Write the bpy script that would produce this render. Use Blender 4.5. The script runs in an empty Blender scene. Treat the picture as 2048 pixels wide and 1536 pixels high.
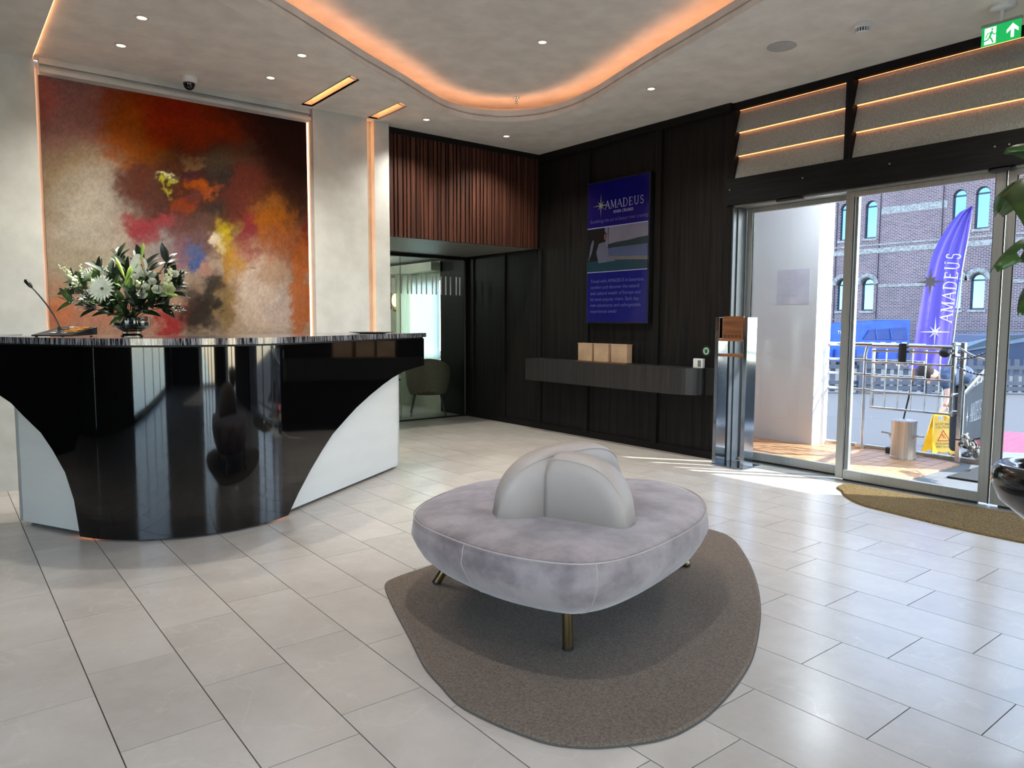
import bpy, bmesh, math, random
import numpy as np
from mathutils import Vector, Matrix
random.seed(7)
S = bpy.context.scene
C = S.collection
PI = math.pi

# ------------------------------------------------------------------ camera, sky, sun, exposure
CAM = Vector((0, 0, 1.265))
yaw, pit, rol = math.radians(38.308), math.radians(4.834), math.radians(0.2211)
fw = Vector((math.sin(yaw)*math.cos(pit), math.cos(yaw)*math.cos(pit), -math.sin(pit)))
rt = Vector((math.cos(yaw), -math.sin(yaw), 0)); up = rt.cross(fw)
r2 = rt*math.cos(rol) + up*math.sin(rol); u2 = up*math.cos(rol) - rt*math.sin(rol)
cd = bpy.data.cameras.new('camera'); cam = bpy.data.objects.new('camera', cd); C.objects.link(cam)
cd.sensor_width = 36; cd.lens = 1459.04/2048*36; cd.clip_end = 400
cam.matrix_world = Matrix(((r2.x, u2.x, -fw.x, CAM.x), (r2.y, u2.y, -fw.y, CAM.y), (r2.z, u2.z, -fw.z, CAM.z), (0, 0, 0, 1)))
S.camera = cam
SUNDIR = Vector((0.6*math.cos(math.radians(35)), -0.8*math.cos(math.radians(35)), math.sin(math.radians(35))))
w = bpy.data.worlds.new('sky'); S.world = w; w.use_nodes = True
nt = w.node_tree; bg = nt.nodes['Background']; sky = nt.nodes.new('ShaderNodeTexSky')
sky.sky_type = 'NISHITA'; sky.sun_disc = False; sky.sun_elevation = math.radians(35)
sky.sun_rotation = math.atan2(SUNDIR.x, SUNDIR.y); sky.air_density = 1.0; sky.dust_density = 0.15; sky.ozone_density = 1.5
hs0 = nt.nodes.new('ShaderNodeHueSaturation'); hs0.inputs['Saturation'].default_value = .78; nt.links.new(sky.outputs[0], hs0.inputs['Color']); nt.links.new(hs0.outputs[0], bg.inputs[0]); bg.inputs[1].default_value = 1.5
sd = bpy.data.lights.new('sun', 'SUN'); sd.energy = 18.0; sd.angle = math.radians(0.6); sd.color = (1, .95, .88)
sun = bpy.data.objects.new('sun', sd); C.objects.link(sun); sun.rotation_euler = SUNDIR.to_track_quat('Z', 'Y').to_euler()
S.view_settings.view_transform = 'Standard'; S.view_settings.look = 'None'
S.view_settings.exposure = 0.38; S.view_settings.gamma = 1; S.view_settings.use_curve_mapping = False
S.cycles.max_bounces = 10; S.cycles.diffuse_bounces = 5; S.cycles.glossy_bounces = 5
S.cycles.transparent_max_bounces = 12; S.cycles.transmission_bounces = 8
S.cycles.caustics_reflective = False; S.cycles.caustics_refractive = False
S.cycles.sample_clamp_indirect = 6; S.cycles.use_denoising = True

# ------------------------------------------------------------------ materials
def lin(c):
    return tuple((x/255/12.92 if x/255 <= .04045 else ((x/255+.055)/1.055)**2.4) for x in c)
def mat(name, rgb, rough=.6, metal=0., spec=.5, rgb2=None, scale=(5, 5, 5), detail=4, thr=(.35, .65), bump=0., bscale=None,
        coat=0., emit=None, estr=0., sheen=0., trans=0., alpha=1., rand=0., subs=0., nrough=.55):
    m = bpy.data.materials.new(name); m.use_nodes = True; n = m.node_tree.nodes; L = m.node_tree.links
    b = n['Principled BSDF']; b.inputs['Roughness'].default_value = rough; b.inputs['Metallic'].default_value = metal
    b.inputs['Specular IOR Level'].default_value = spec; b.inputs['Coat Weight'].default_value = coat
    b.inputs['Coat Roughness'].default_value = .03; b.inputs['Transmission Weight'].default_value = trans
    b.inputs['Sheen Weight'].default_value = sheen; b.inputs['Alpha'].default_value = alpha
    c1 = lin(rgb)+(1,); b.inputs['Base Color'].default_value = c1
    tc = n.new('ShaderNodeTexCoord'); mp = n.new('ShaderNodeMapping'); mp.inputs['Scale'].default_value = scale
    L.new(tc.outputs['Object'], mp.inputs[0])
    nz = n.new('ShaderNodeTexNoise'); nz.inputs['Scale'].default_value = 1; nz.inputs['Detail'].default_value = detail
    nz.inputs['Roughness'].default_value = nrough
    L.new(mp.outputs[0], nz.inputs['Vector'])
    src = None
    if rgb2 is None: rgb2 = tuple(max(0, x*.93) for x in rgb)
    cr = n.new('ShaderNodeValToRGB'); cr.color_ramp.elements[0].position = thr[0]; cr.color_ramp.elements[1].position = thr[1]
    cr.color_ramp.elements[0].color = lin(rgb2)+(1,); cr.color_ramp.elements[1].color = c1
    L.new(nz.outputs['Fac'], cr.inputs[0]); src = cr.outputs[0]
    if rand:
        oi = n.new('ShaderNodeObjectInfo'); mr = n.new('ShaderNodeMapRange'); mr.inputs[3].default_value = 1-rand; mr.inputs[4].default_value = 1+rand
        L.new(oi.outputs['Random'], mr.inputs[0])
        hs = n.new('ShaderNodeHueSaturation'); L.new(mr.outputs[0], hs.inputs['Value']); L.new(src, hs.inputs['Color']); src = hs.outputs[0]
        va = n.new('ShaderNodeVectorMath'); va.operation = 'ADD'; ms = n.new('ShaderNodeMath'); ms.operation = 'MULTIPLY'; ms.inputs[1].default_value = 77
        L.new(oi.outputs['Random'], ms.inputs[0]); L.new(tc.outputs['Object'], va.inputs[0]); L.new(ms.outputs[0], va.inputs[1]); L.new(va.outputs[0], mp.inputs[0])
    L.new(src, b.inputs['Base Color'])
    if bump:
        nb = n.new('ShaderNodeTexNoise'); nb.inputs['Scale'].default_value = 1; nb.inputs['Detail'].default_value = 3
        m2 = n.new('ShaderNodeMapping'); m2.inputs['Scale'].default_value = bscale or scale; L.new(tc.outputs['Object'], m2.inputs[0]); L.new(m2.outputs[0], nb.inputs['Vector'])
        bp = n.new('ShaderNodeBump'); bp.inputs['Strength'].default_value = bump; bp.inputs['Distance'].default_value = .01
        L.new(nb.outputs['Fac'], bp.inputs['Height']); L.new(bp.outputs[0], b.inputs['Normal'])
    if emit: b.inputs['Emission Color'].default_value = lin(emit)+(1,); b.inputs['Emission Strength'].default_value = estr
    return m
def glassmat(name, tint=(235, 245, 242), refl=1.0):
    m = bpy.data.materials.new(name); m.use_nodes = True; n = m.node_tree.nodes; L = m.node_tree.links
    n.remove(n['Principled BSDF']); o = n['Material Output']
    t = n.new('ShaderNodeBsdfTransparent'); t.inputs[0].default_value = lin(tint)+(1,)
    g = n.new('ShaderNodeBsdfGlossy'); g.inputs['Roughness'].default_value = 0.0
    f = n.new('ShaderNodeLayerWeight'); f.inputs['Blend'].default_value = .5
    pw = n.new('ShaderNodeMath'); pw.operation = 'POWER'; pw.inputs[1].default_value = 5; L.new(f.outputs['Facing'], pw.inputs[0])
    mm = n.new('ShaderNodeMapRange'); mm.inputs[3].default_value = .025*refl; mm.inputs[4].default_value = .9; L.new(pw.outputs[0], mm.inputs[0])
    x = n.new('ShaderNodeMixShader'); L.new(mm.outputs[0], x.inputs[0]); L.new(t.outputs[0], x.inputs[1]); L.new(g.outputs[0], x.inputs[2]); L.new(x.outputs[0], o.inputs[0])
    return m
def emitmat(name, rgb, s):
    m = bpy.data.materials.new(name); m.use_nodes = True; n = m.node_tree.nodes
    n.remove(n['Principled BSDF']); e = n.new('ShaderNodeEmission'); e.inputs[0].default_value = lin(rgb)+(1,); e.inputs[1].default_value = s
    m.node_tree.links.new(e.outputs[0], n['Material Output'].inputs[0]); return m

M_wall = mat('white_plaster', (206, 206, 200), .75, bump=.03, bscale=(60, 60, 60))
M_ceil = mat('ceiling_paint', (226, 222, 214), .6)
M_grout = mat('grout', (88, 84, 78), .9)
M_black = mat('black_laminate', (30, 27, 26), .55, spec=.14, rgb2=(14, 13, 13), scale=(40, 40, 1.2), detail=6, bump=.12, bscale=(90, 90, 1.5), rand=.08)
M_batten = mat('black_batten', (25, 23, 22), .55, spec=.15, rgb2=(15, 14, 14), scale=(60, 60, 1.5))
M_header = mat('black_header', (27, 27, 27), .55, spec=.16, rgb2=(15, 15, 16), scale=(2, 3, 60))
M_walnut = mat('walnut_slat', (86, 51, 38), .6, spec=.2, rgb2=(44, 25, 19), scale=(55, 55, 1.3), detail=6, rand=.3)
M_void = mat('black_backing', (10, 9, 9), .8)
M_gloss = mat('black_gloss_laminate', (5, 5, 6), .05, spec=.5, coat=.15, rgb2=(4, 4, 5))
M_deskw = mat('white_desk_panel', (208, 209, 208), .3, rgb2=(203, 204, 203), scale=(2, 2, 9))
M_stone = mat('streaked_granite', (150, 148, 155), .12, rgb2=(14, 14, 17), scale=(140, 140, 9), detail=5, thr=(.44, .62), coat=.3)
M_alu = mat('brushed_aluminium', (168, 170, 168), .38, metal=.75, rgb2=(158, 160, 158), scale=(80, 80, 2))
M_steel = mat('polished_steel', (140, 148, 160), .12, metal=1, rgb2=(128, 138, 150), scale=(2, 2, 40))
M_bsteel = mat('brushed_steel', (214, 212, 210), .34, metal=.75, rgb2=(180, 176, 172), scale=(60, 60, .8), detail=2)
M_chrome = mat('rail_steel', (215, 215, 218), .2, metal=.9, rgb2=(190, 190, 195), scale=(15, 15, 15))
M_brass = mat('brushed_brass', (150, 132, 100), .3, metal=1, rgb2=(125, 108, 80), scale=(90, 90, 3))
M_copper = mat('copper_plate', (165, 112, 78), .35, metal=.7, rgb2=(140, 95, 66), scale=(3, 3, 40))
M_gasket = mat('black_rubber', (12, 12, 12), .6)
M_glass = glassmat('door_glass', (224, 228, 230), .9)
M_clear = glassmat('window_glass', (250, 252, 252), .9)
M_glass2 = glassmat('clear_glass', (242, 248, 244), 1.1)
M_led = emitmat('led_strip_orange', (255, 178, 134), 7.5)
M_led2 = emitmat('led_strip_amber', (255, 168, 100), 6.5)
M_spot = emitmat('downlight_glow', (255, 228, 180), 4)
M_led3 = emitmat('led_strip_louver', (255, 152, 92), 3.2)
M_linen = mat('linen_louver', (172, 170, 164), .9, rgb2=(140, 138, 132), scale=(25, 220, 60), detail=5, bump=.35, bscale=(40, 300, 120))
M_suede = mat('mauve_suede', (150, 139, 143), .95, rgb2=(112, 101, 106), scale=(5, 5, 6), detail=6, thr=(.36, .62), sheen=.35, bump=.06, bscale=(25, 25, 12), nrough=.65)
M_seam = mat('suede_seam', (176, 168, 166), .9)
M_cush = mat('pearl_leather', (170, 162, 159), .5, rgb2=(162, 154, 151), scale=(3, 3, 3), bump=.03, bscale=(14, 14, 14))
M_rug = mat('taupe_rug_pile', (128, 114, 101), .97, rgb2=(86, 76, 67), scale=(120, 120, 120), detail=4, thr=(.3, .7), spec=.1, bump=.6, bscale=(170, 170, 170), sheen=.1)
M_mat = mat('brown_coir_mat', (124, 104, 68), 1, spec=.1, rgb2=(74, 61, 40), scale=(110, 110, 110), bump=.35, bscale=(160, 160, 160))
M_teak = mat('teak_deck', (206, 158, 116), .5, rgb2=(168, 118, 80), scale=(14, 1.3, 14), detail=5, rand=.1)
M_deckg = mat('grey_antislip_deck', (122, 124, 126), .8, rgb2=(96, 98, 102), scale=(160, 160, 160))
M_asph = mat('quay_asphalt', (88, 88, 90), .95, rgb2=(68, 68, 71), scale=(55, 55, 55), detail=6)
M_hull = mat('white_hull_paint', (228, 230, 234), .28, rgb2=(222, 224, 229), scale=(.8, .8, .8))
M_white = mat('white_plastic', (222, 222, 220), .35)
M_dark = mat('dark_plastic', (20, 20, 22), .3)
M_text = mat('white_lettering', (232, 232, 238), .5)
M_green = mat('leaf_green', (72, 104, 46), .5, rgb2=(40, 66, 28), scale=(20, 20, 20), rand=.25)
M_dgreen = mat('dark_leaf_green', (34, 50, 30), .4, rgb2=(18, 30, 18), scale=(20, 20, 20), rand=.25)
M_lime = mat('lime_bud_green', (178, 200, 96), .5, rgb2=(150, 180, 80), scale=(20, 20, 20))
M_petal = mat('white_petal', (238, 240, 230), .55, rgb2=(222, 226, 206), scale=(20, 20, 20))
M_cream = mat('cream_petal', (226, 228, 190), .55, rgb2=(204, 210, 160), scale=(20, 20, 20))

# ------------------------------------------------------------------ mesh helpers
class MB:
    def __init__(s): s.v = []; s.f = []
    def add(s, vs, fs):
        o = len(s.v); s.v += [tuple(v) for v in vs]; s.f += [tuple(i+o for i in f) for f in fs]; return s
    def box(s, c, d, R=None):
        x, y, z = d[0]/2, d[1]/2, d[2]/2
        vs = [Vector(p) for p in [(-x, -y, -z), (x, -y, -z), (x, y, -z), (-x, y, -z), (-x, -y, z), (x, -y, z), (x, y, z), (-x, y, z)]]
        if R is not None:
            if not isinstance(R, Matrix): R = Matrix.Rotation(R, 3, 'Z')
            vs = [R @ v for v in vs]
        c = Vector(c)
        return s.add([v+c for v in vs], [(0, 3, 2, 1), (4, 5, 6, 7), (0, 1, 5, 4), (1, 2, 6, 5), (2, 3, 7, 6), (3, 0, 4, 7)])
    def bb(s, x0, x1, y0, y1, z0, z1): return s.box(((x0+x1)/2, (y0+y1)/2, (z0+z1)/2), (x1-x0, y1-y0, z1-z0))
    def cyl(s, a, b, r0, r1=None, n=16, caps=True):
        a, b = Vector(a), Vector(b); r1 = r0 if r1 is None else r1; z = (b-a).normalized()
        x = z.orthogonal().normalized(); y = z.cross(x)
        vs = [a+(x*math.cos(t)+y*math.sin(t))*r0 for t in [2*PI*i/n for i in range(n)]] + [b+(x*math.cos(t)+y*math.sin(t))*r1 for t in [2*PI*i/n for i in range(n)]]
        fs = [(i, (i+1) % n, n+(i+1) % n, n+i) for i in range(n)]
        if caps: fs += [tuple(range(n-1, -1, -1)), tuple(range(n, 2*n))]
        return s.add(vs, fs)
    def tube(s, pts, r, n=8, closed=False):
        pts = [Vector(p) for p in pts]; m = len(pts); rs = r if isinstance(r, (list, tuple)) else [r]*m
        vs = []; X = None
        for i, p in enumerate(pts):
            a = pts[(i-1) % m] if (i or closed) else p; b = pts[(i+1) % m] if (i < m-1 or closed) else p
            z = (b-a).normalized()
            if X is None: X = z.orthogonal().normalized()
            X = (X - z*X.dot(z)).normalized(); Y = z.cross(X)
            vs += [p+(X*math.cos(2*PI*k/n)+Y*math.sin(2*PI*k/n))*rs[i] for k in range(n)]
        fs = [(i*n+k, i*n+(k+1) % n, ((i+1) % m)*n+(k+1) % n, ((i+1) % m)*n+k) for i in range(m if closed else m-1) for k in range(n)]
        if not closed: fs += [tuple(range(n-1, -1, -1)), tuple(range((m-1)*n, m*n))]
        return s.add(vs, fs)
    def lathe(s, prof, c=(0, 0, 0), n=24, sx=1, sy=1):
        vs = []; m = len(prof)
        for r, z in prof:
            vs += [(c[0]+r*math.cos(2*PI*k/n)*sx, c[1]+r*math.sin(2*PI*k/n)*sy, c[2]+z) for k in range(n)]
        fs = [(i*n+k, i*n+(k+1) % n, (i+1)*n+(k+1) % n, (i+1)*n+k) for i in range(m-1) for k in range(n)]
        if prof[0][0] > 1e-4: fs.append(tuple(range(n-1, -1, -1)))
        if prof[-1][0] > 1e-4: fs.append(tuple(range((m-1)*n, m*n)))
        return s.add(vs, fs)
    def prism(s, poly, z0, z1):
        n = len(poly)
        vs = [(p[0], p[1], z0) for p in poly]+[(p[0], p[1], z1) for p in poly]
        return s.add(vs, [(i, (i+1) % n, n+(i+1) % n, n+i) for i in range(n)]+[tuple(range(n-1, -1, -1)), tuple(range(n, 2*n))])
    def frame(s, poly, o, ux, uy, th):   # polygon in a plane with thickness along ux x uy
        o, ux, uy = Vector(o), Vector(ux), Vector(uy); nn = ux.cross(uy).normalized()*th; n = len(poly)
        a = [o+ux*p[0]+uy*p[1] for p in poly]; b = [v+nn for v in a]
        return s.add(a+b, [(i, (i+1) % n, n+(i+1) % n, n+i) for i in range(n)]+[tuple(range(n-1, -1, -1)), tuple(range(n, 2*n))])
    def sphere(s, c, r, n=12, m=8, sq=(1, 1, 1)):
        prof = [(math.sin(PI*i/m), -math.cos(PI*i/m)) for i in range(m+1)]
        vs = [(c[0]+p[0]*r*math.cos(2*PI*k/n)*sq[0], c[1]+p[0]*r*math.sin(2*PI*k/n)*sq[1], c[2]+p[1]*r*sq[2]) for p in prof for k in range(n)]
        return s.add(vs, [(i*n+k, i*n+(k+1) % n, (i+1)*n+(k+1) % n, (i+1)*n+k) for i in range(m) for k in range(n)])
    def data(s, name):
        me = bpy.data.meshes.new(name); me.from_pydata(s.v, [], s.f); me.update()
        bm = bmesh.new(); bm.from_mesh(me); bmesh.ops.remove_doubles(bm, verts=bm.verts, dist=1e-6); bmesh.ops.recalc_face_normals(bm, faces=bm.faces); bm.to_mesh(me); bm.free()
        return me
    def build(s, name, m, parent=None, smooth=False, bevel=0., seg=2, kind=None):
        me = s.data(name); me.materials.append(m)
        return link(name, me, parent, smooth, bevel, seg, kind)
def link(name, me, parent=None, smooth=False, bevel=0., seg=2, kind=None):
    o = bpy.data.objects.new(name, me); C.objects.link(o)
    if parent: o.parent = parent; o.matrix_parent_inverse = Matrix.Identity(4); 
    if parent and parent.location.length > 0:
        o.matrix_parent_inverse = Matrix.Translation(-Vector(parent.location))
    if smooth:
        for p in me.polygons: p.use_smooth = True
        if smooth != 2: me.set_sharp_from_angle(angle=math.radians(40))
    if bevel:
        b = o.modifiers.new('bevel', 'BEVEL'); b.width = bevel; b.segments = seg; b.limit_method = 'ANGLE'
    if kind: o['kind'] = kind
    return o
def thing(name, label, cat, loc=(0, 0, 0), group=None):
    o = bpy.data.objects.new(name, None); C.objects.link(o); o.location = loc; o.empty_display_size = .1
    o['label'] = label; o['category'] = cat
    if group: o['group'] = group
    return o
def tag(o, label, cat, group=None):
    o['label'] = label; o['category'] = cat
    if group: o['group'] = group
    return o
def struct(name, loc=(0, 0, 0)):
    o = bpy.data.objects.new(name, None); C.objects.link(o); o.location = loc; o['kind'] = 'structure'; return o
def B(x0, x1, y0, y1, z0, z1): return MB().bb(x0, x1, y0, y1, z0, z1)
def smoothclosed(pts, k=6):
    n = len(pts); out = []
    for i in range(n):
        p0, p1, p2, p3 = [Vector((*pts[(i+j) % n][:2], 0)) for j in (-1, 0, 1, 2)]
        for q in range(k):
            t = q/k; out.append(tuple((0.5*((2*p1)+(-p0+p2)*t+(2*p0-5*p1+4*p2-p3)*t*t+(-p0+3*p1-3*p2+p3)*t**3))[:2]))
    return out
def offset(poly, d):
    n = len(poly); area = sum(poly[i][0]*poly[(i+1) % n][1]-poly[(i+1) % n][0]*poly[i][1] for i in range(n)); sg = 1 if area > 0 else -1
    out = []
    for i in range(n):
        a, b, c = Vector(poly[i-1]), Vector(poly[i]), Vector(poly[(i+1) % n])
        t = ((b-a).normalized()+(c-b).normalized()).normalized(); out.append((b.x+t.y*d*sg, b.y-t.x*d*sg))
    return out
def holed(name, outer, holes, z0, z1, m, parent=None, kind=None):
    cu = bpy.data.curves.new(name, 'CURVE'); cu.dimensions = '2D'; cu.fill_mode = 'BOTH'; cu.extrude = (z1-z0)/2
    for pl in [outer]+holes:
        sp = cu.splines.new('POLY'); sp.points.add(len(pl)-1); sp.use_cyclic_u = True
        for p, q in zip(sp.points, pl): p.co = (q[0], q[1], 0, 1)
    t = bpy.data.objects.new('t', cu); C.objects.link(t); dg = bpy.context.evaluated_depsgraph_get()
    me = bpy.data.meshes.new_from_object(t.evaluated_get(dg)); bpy.data.objects.remove(t)
    for v in me.vertices: v.co.z += (z0+z1)/2
    me.materials.clear(); me.materials.append(m)
    return link(name, me, parent, kind=kind)
def text(s, size, o, ux, uy, m, name='lettering', parent=None, align='LEFT', shear=0., th=.0008, sx=1., space=1.):
    cu = bpy.data.curves.new(name, 'FONT'); cu.body = s; cu.size = size; cu.align_x = align; cu.shear = shear; cu.resolution_u = 2; cu.space_line = space
    t = bpy.data.objects.new('t', cu); C.objects.link(t); dg = bpy.context.evaluated_depsgraph_get()
    me = bpy.data.meshes.new_from_object(t.evaluated_get(dg)); bpy.data.objects.remove(t)
    o, ux, uy = Vector(o), Vector(ux).normalized(), Vector(uy).normalized(); nn = ux.cross(uy)
    for v in me.vertices: v.co = o+ux*v.co.x*sx+uy*v.co.y+nn*(v.co.z+th)
    me.materials.clear(); me.materials.append(m)
    return link(name, me, parent)
# serif capitals from thick and thin strokes
def arc(cx, cy, rx, ry, a0, a1, n=10): return [(cx+rx*math.cos(math.radians(a0+(a1-a0)*i/n)), cy+ry*math.sin(math.radians(a0+(a1-a0)*i/n))) for i in range(n+1)]
GL = {'A': (.8, [([(.02, 0), (.4, 1)], .05), ([(.4, 1), (.78, 0)], .11), ([(.16, .36), (.62, .36)], .05)], [(.02, 0), (.78, 0)]),
 'M': (1.0, [([(.1, 0), (.14, 1)], .05), ([(.14, 1), (.5, .08)], .11), ([(.5, .08), (.86, 1)], .05), ([(.86, 1), (.9, 0)], .11)], [(.1, 0), (.9, 0), (.12, 1), (.88, 1)]),
 'D': (.86, [([(.16, 0), (.16, 1)], .11), ([(.1, 1)]+arc(.34, .5, .44, .5, 90, -90)+[(.1, 0)], .07)], [(.12, 0), (.12, 1)]),
 'E': (.7, [([(.16, 0), (.16, 1)], .11), ([(.16, .97), (.6, .97), (.62, .84)], .05), ([(.16, .52), (.5, .52)], .05), ([(.16, .03), (.62, .03), (.66, .2)], .05)], [(.12, 0), (.12, 1)]),
 'U': (.86, [([(.16, 1), (.16, .36)]+arc(.43, .34, .27, .32, 180, 360)+[(.7, 1)], .07), ([(.16, 1), (.16, .34)], .11)], [(.16, 1), (.7, 1)]),
 'S': (.62, [(arc(.3, .73, .2, .25, 20, 250)+arc(.3, .27, .23, .25, 80, -160), .075)], []),
 'C': (.8, [(arc(.45, .5, .36, .48, 50, 310), .07), (arc(.45, .5, .36, .48, 120, 240), .11)], []),
 'R': (.8, [([(.16, 0), (.16, 1)], .11), ([(.1, 1)]+arc(.36, .76, .24, .24, 90, -90)+[(.1, .52)], .06), ([(.36, .52), (.74, 0)], .1)], [(.14, 0), (.16, 1), (.76, 0)]),
 'I': (.34, [([(.17, 0), (.17, 1)], .11)], [(.17, 0), (.17, 1)]), 'V': (.8, [([(.04, 1), (.4, 0)], .11), ([(.4, 0), (.76, 1)], .05)], [(.04, 1), (.76, 1)]), ' ': (.4, [], [])}
def serif(s, h, o, ux, uy, m, name='lettering', parent=None, gap=.12, th=.001, sx=1.):
    o, ux, uy = Vector(o), Vector(ux).normalized()*h*sx, Vector(uy).normalized()*h; nn = ux.cross(uy).normalized()*th
    mb = MB(); x = 0
    for ch in s:
        wd, st, se = GL[ch]
        segs = [(p[i], p[i+1], wt) for p, wt in st for i in range(len(p)-1)]+[((a-.12, b), (a+.12, b), .035) for a, b in se]
        for a, b, wt in segs:
            a, b = Vector(a), Vector(b); d = b-a
            if d.length < 1e-5: continue
            d.normalize(); q = Vector((-d.y, d.x))*wt/2; e = d*.012
            vs = [a-q-e, b-q+e, b+q+e, a+q-e]; vs = [o+ux*(x+v.x)+uy*v.y+nn for v in vs]; mb.add(vs, [(0, 1, 2, 3)])
        x += wd+gap
    me = bpy.data.meshes.new(name); me.from_pydata(mb.v, [], mb.f); me.materials.append(m)
    return link(name, me, parent), x*h*sx
def star(o, R, ux, uy, m, parent, name='star_emblem', th=.002, flat=False):
    o, ux, uy = Vector(o), Vector(ux).normalized(), Vector(uy).normalized(); nn = ux.cross(uy).normalized()
    pts = []
    for i in range(16):
        t = PI/2+2*PI*i/16
        r = R*((.26 if flat else .14) if i % 2 else (1. if i % 4 == 0 else .5)); pts.append((r*math.cos(t), r*math.sin(t)))
    vs = [o+ux*p[0]+uy*p[1]+nn*th*.3 for p in pts]+[o+nn*(th*(.31 if flat else 2))]
    mb = MB(); mb.add(vs, [(i, (i+1) % 16, 16) for i in range(16)])
    me = bpy.data.meshes.new(name); me.from_pydata(mb.v, [], mb.f); me.materials.append(m)
    return link(name, me, parent)

XW, YB, ZC = 5.64, 6.61, 3.20
# ------------------------------------------------------------------ floor of separate tiles
fl = struct('floor')
B(-3.6, 6.0, -6.2, 12.5, -.06, -.004).build('grout_bed', M_grout, fl)
M_tile = mat('limestone_tile', (196, 191, 184), .24, spec=.5, rgb2=(178, 172, 164), scale=(2.2, 2.2, 2.2), detail=8, thr=(.3, .7), bump=.02, bscale=(6, 6, 6), rand=.035, nrough=.7)
n = M_tile.node_tree.nodes; L = M_tile.node_tree.links; b = n['Principled BSDF']
src = b.inputs['Base Color'].links[0].from_socket; mpv = [x for x in n if x.type == 'MAPPING'][0]
vz = n.new('ShaderNodeTexNoise'); vz.inputs['Scale'].default_value = .9; vz.inputs['Detail'].default_value = 5; vz.inputs['Distortion'].default_value = .7; L.new(mpv.outputs[0], vz.inputs['Vector'])
vr = n.new('ShaderNodeValToRGB'); e = vr.color_ramp.elements; e[0].position = .492; e[0].color = (0, 0, 0, 1); e[1].position = .5; e[1].color = (1, 1, 1, 1); e3 = e.new(.508); e3.color = (0, 0, 0, 1)
L.new(vz.outputs['Fac'], vr.inputs[0]); mx = n.new('ShaderNodeMix'); mx.data_type = 'RGBA'; mx.inputs[7].default_value = lin((226, 220, 210))+(1,)
mf = n.new('ShaderNodeMath'); mf.operation = 'MULTIPLY'; mf.inputs[1].default_value = .14; L.new(vr.outputs[0], mf.inputs[0]); L.new(mf.outputs[0], mx.inputs[0]); L.new(src, mx.inputs[6]); L.new(mx.outputs[2], b.inputs['Base Color'])
TW, TL, TX0 = .3012, .5975, .3663
OFF = {0: 4.7065, 1: 4.366, 2: 3.900, 3: 3.7213, 4: 4.2221, 5: 4.3736, 6: 3.985, 7: 3.7763, 8: 3.5994, -1: 4.526, 9: 4.013, 10: 3.789, 11: 3.93, 12: 3.72, 13: 3.945, 14: 4.10, 15: 3.69}
cand = []
for k in range(-14, 19):
    off = OFF.get(k, 3.6+((k*7919) % 13)/13*TL)
    x0 = TX0+k*TW; x1 = min(x0+TW, 5.86)
    if x1-x0 < .05: continue
    j0 = int((off+6.0)/TL)+1
    for j in range(-14, j0+1):
        y0 = off-j*TL; y1 = y0+TL
        if y1 < -6 or y0 > 12.3: continue
        cand.append((x0, x1, y0, y1))
def seen(t):
    cx, cy = (t[0]+t[1])/2, (t[2]+t[3])/2; d = Vector((cx, cy, 0))-CAM; z = d.dot(fw)
    if z < .8: return -1
    u = d.dot(rt)/z*1459; v = -d.dot(up)/z*1459
    if abs(u) > 1260 or v > 1000 or (cy > 6.5 and cx < 3.4): return -1
    return 1/z
cand.sort(key=seen, reverse=True)
tm = {}
rest = MB()
for i, t in enumerate(cand):
    g = .0018
    if i < 290 and seen(t) > 0:
        wd = round(t[1]-t[0], 3)
        if wd not in tm:
            me = MB().bb(-wd/2+g, wd/2-g, -TL/2+g, TL/2-g, -.02, 0).data('tile'); me.materials.append(M_tile); tm[wd] = me
        o = link('tile', tm[wd], fl); o.location = ((t[0]+t[1])/2, (t[2]+t[3])/2, 0)
    else: rest.bb(t[0]+g, t[1]-g, t[2]+g, t[3]-g, -.02, 0)
rest.build('tile_field', M_tile, fl, kind='stuff')

# ------------------------------------------------------------------ ceiling with cove, ring and light slots
lipv = [(1.6, 4.47), (2.28, 4.88), (2.65, 5.1), (3.07, 5.33), (3.42, 5.54), (3.73, 5.70), (4.06, 5.74), (4.34, 5.62), (4.53, 5.35), (4.58, 5.0), (4.52, 4.62), (4.38, 4.16), (4.24, 3.7), (4.10, 3.19), (3.94, 2.65), (3.5, 1.2), (2.9, .2), (1.9, -.4), (.6, -.3), (-.5, .7), (-1.0, 1.9), (-.6, 3.0), (.4, 3.75)]
lip = smoothclosed(lipv, 5)
ce = struct('ceiling')
slots = [(2.68, 2.77, 5.36, 6.44), (3.335, 3.43, 5.78, 6.44)]
holed('ceiling_panel', [(-3.6, -6.2), (5.64, -6.2), (5.64, YB+.02), (-3.6, YB+.02)], [lip]+[[(a, c), (b_, c), (b_, d), (a, d)] for a, b_, c, d in slots], ZC, ZC+.012, M_ceil, ce)
N = len(lip)
def ring(levels, name, m, parent, smooth=True):
    vs = []; 
    for d, z in levels: vs += [(p[0], p[1], z) for p in (offset(lip, d) if d else lip)]
    q = len(levels); fs = [(i*N+k, i*N+(k+1) % N, ((i+1) % q)*N+(k+1) % N, ((i+1) % q)*N+k) for i in range(q) for k in range(N)]
    return MB().add(vs, fs).build(name, m, parent, smooth=smooth)
ring([(0, 3.158), (.22, 3.158), (.265, 3.20), (.265, 3.215), (.012, 3.215), (.012, 3.262), (0, 3.262)], 'cove_ring', M_ceil, ce)
big = offset(lip, .34)
holed('raised_ceiling_panel', big, [], 3.37, 3.40, M_ceil, ce)
ring([(.33, 3.206), (.35, 3.206), (.35, 3.4), (.33, 3.4)], 'cove_side', M_ceil, ce)
ring([(.05, 3.225), (.065, 3.225), (.065, 3.240), (.05, 3.240)], 'led_strip', M_led, ce, smooth=False)
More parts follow.
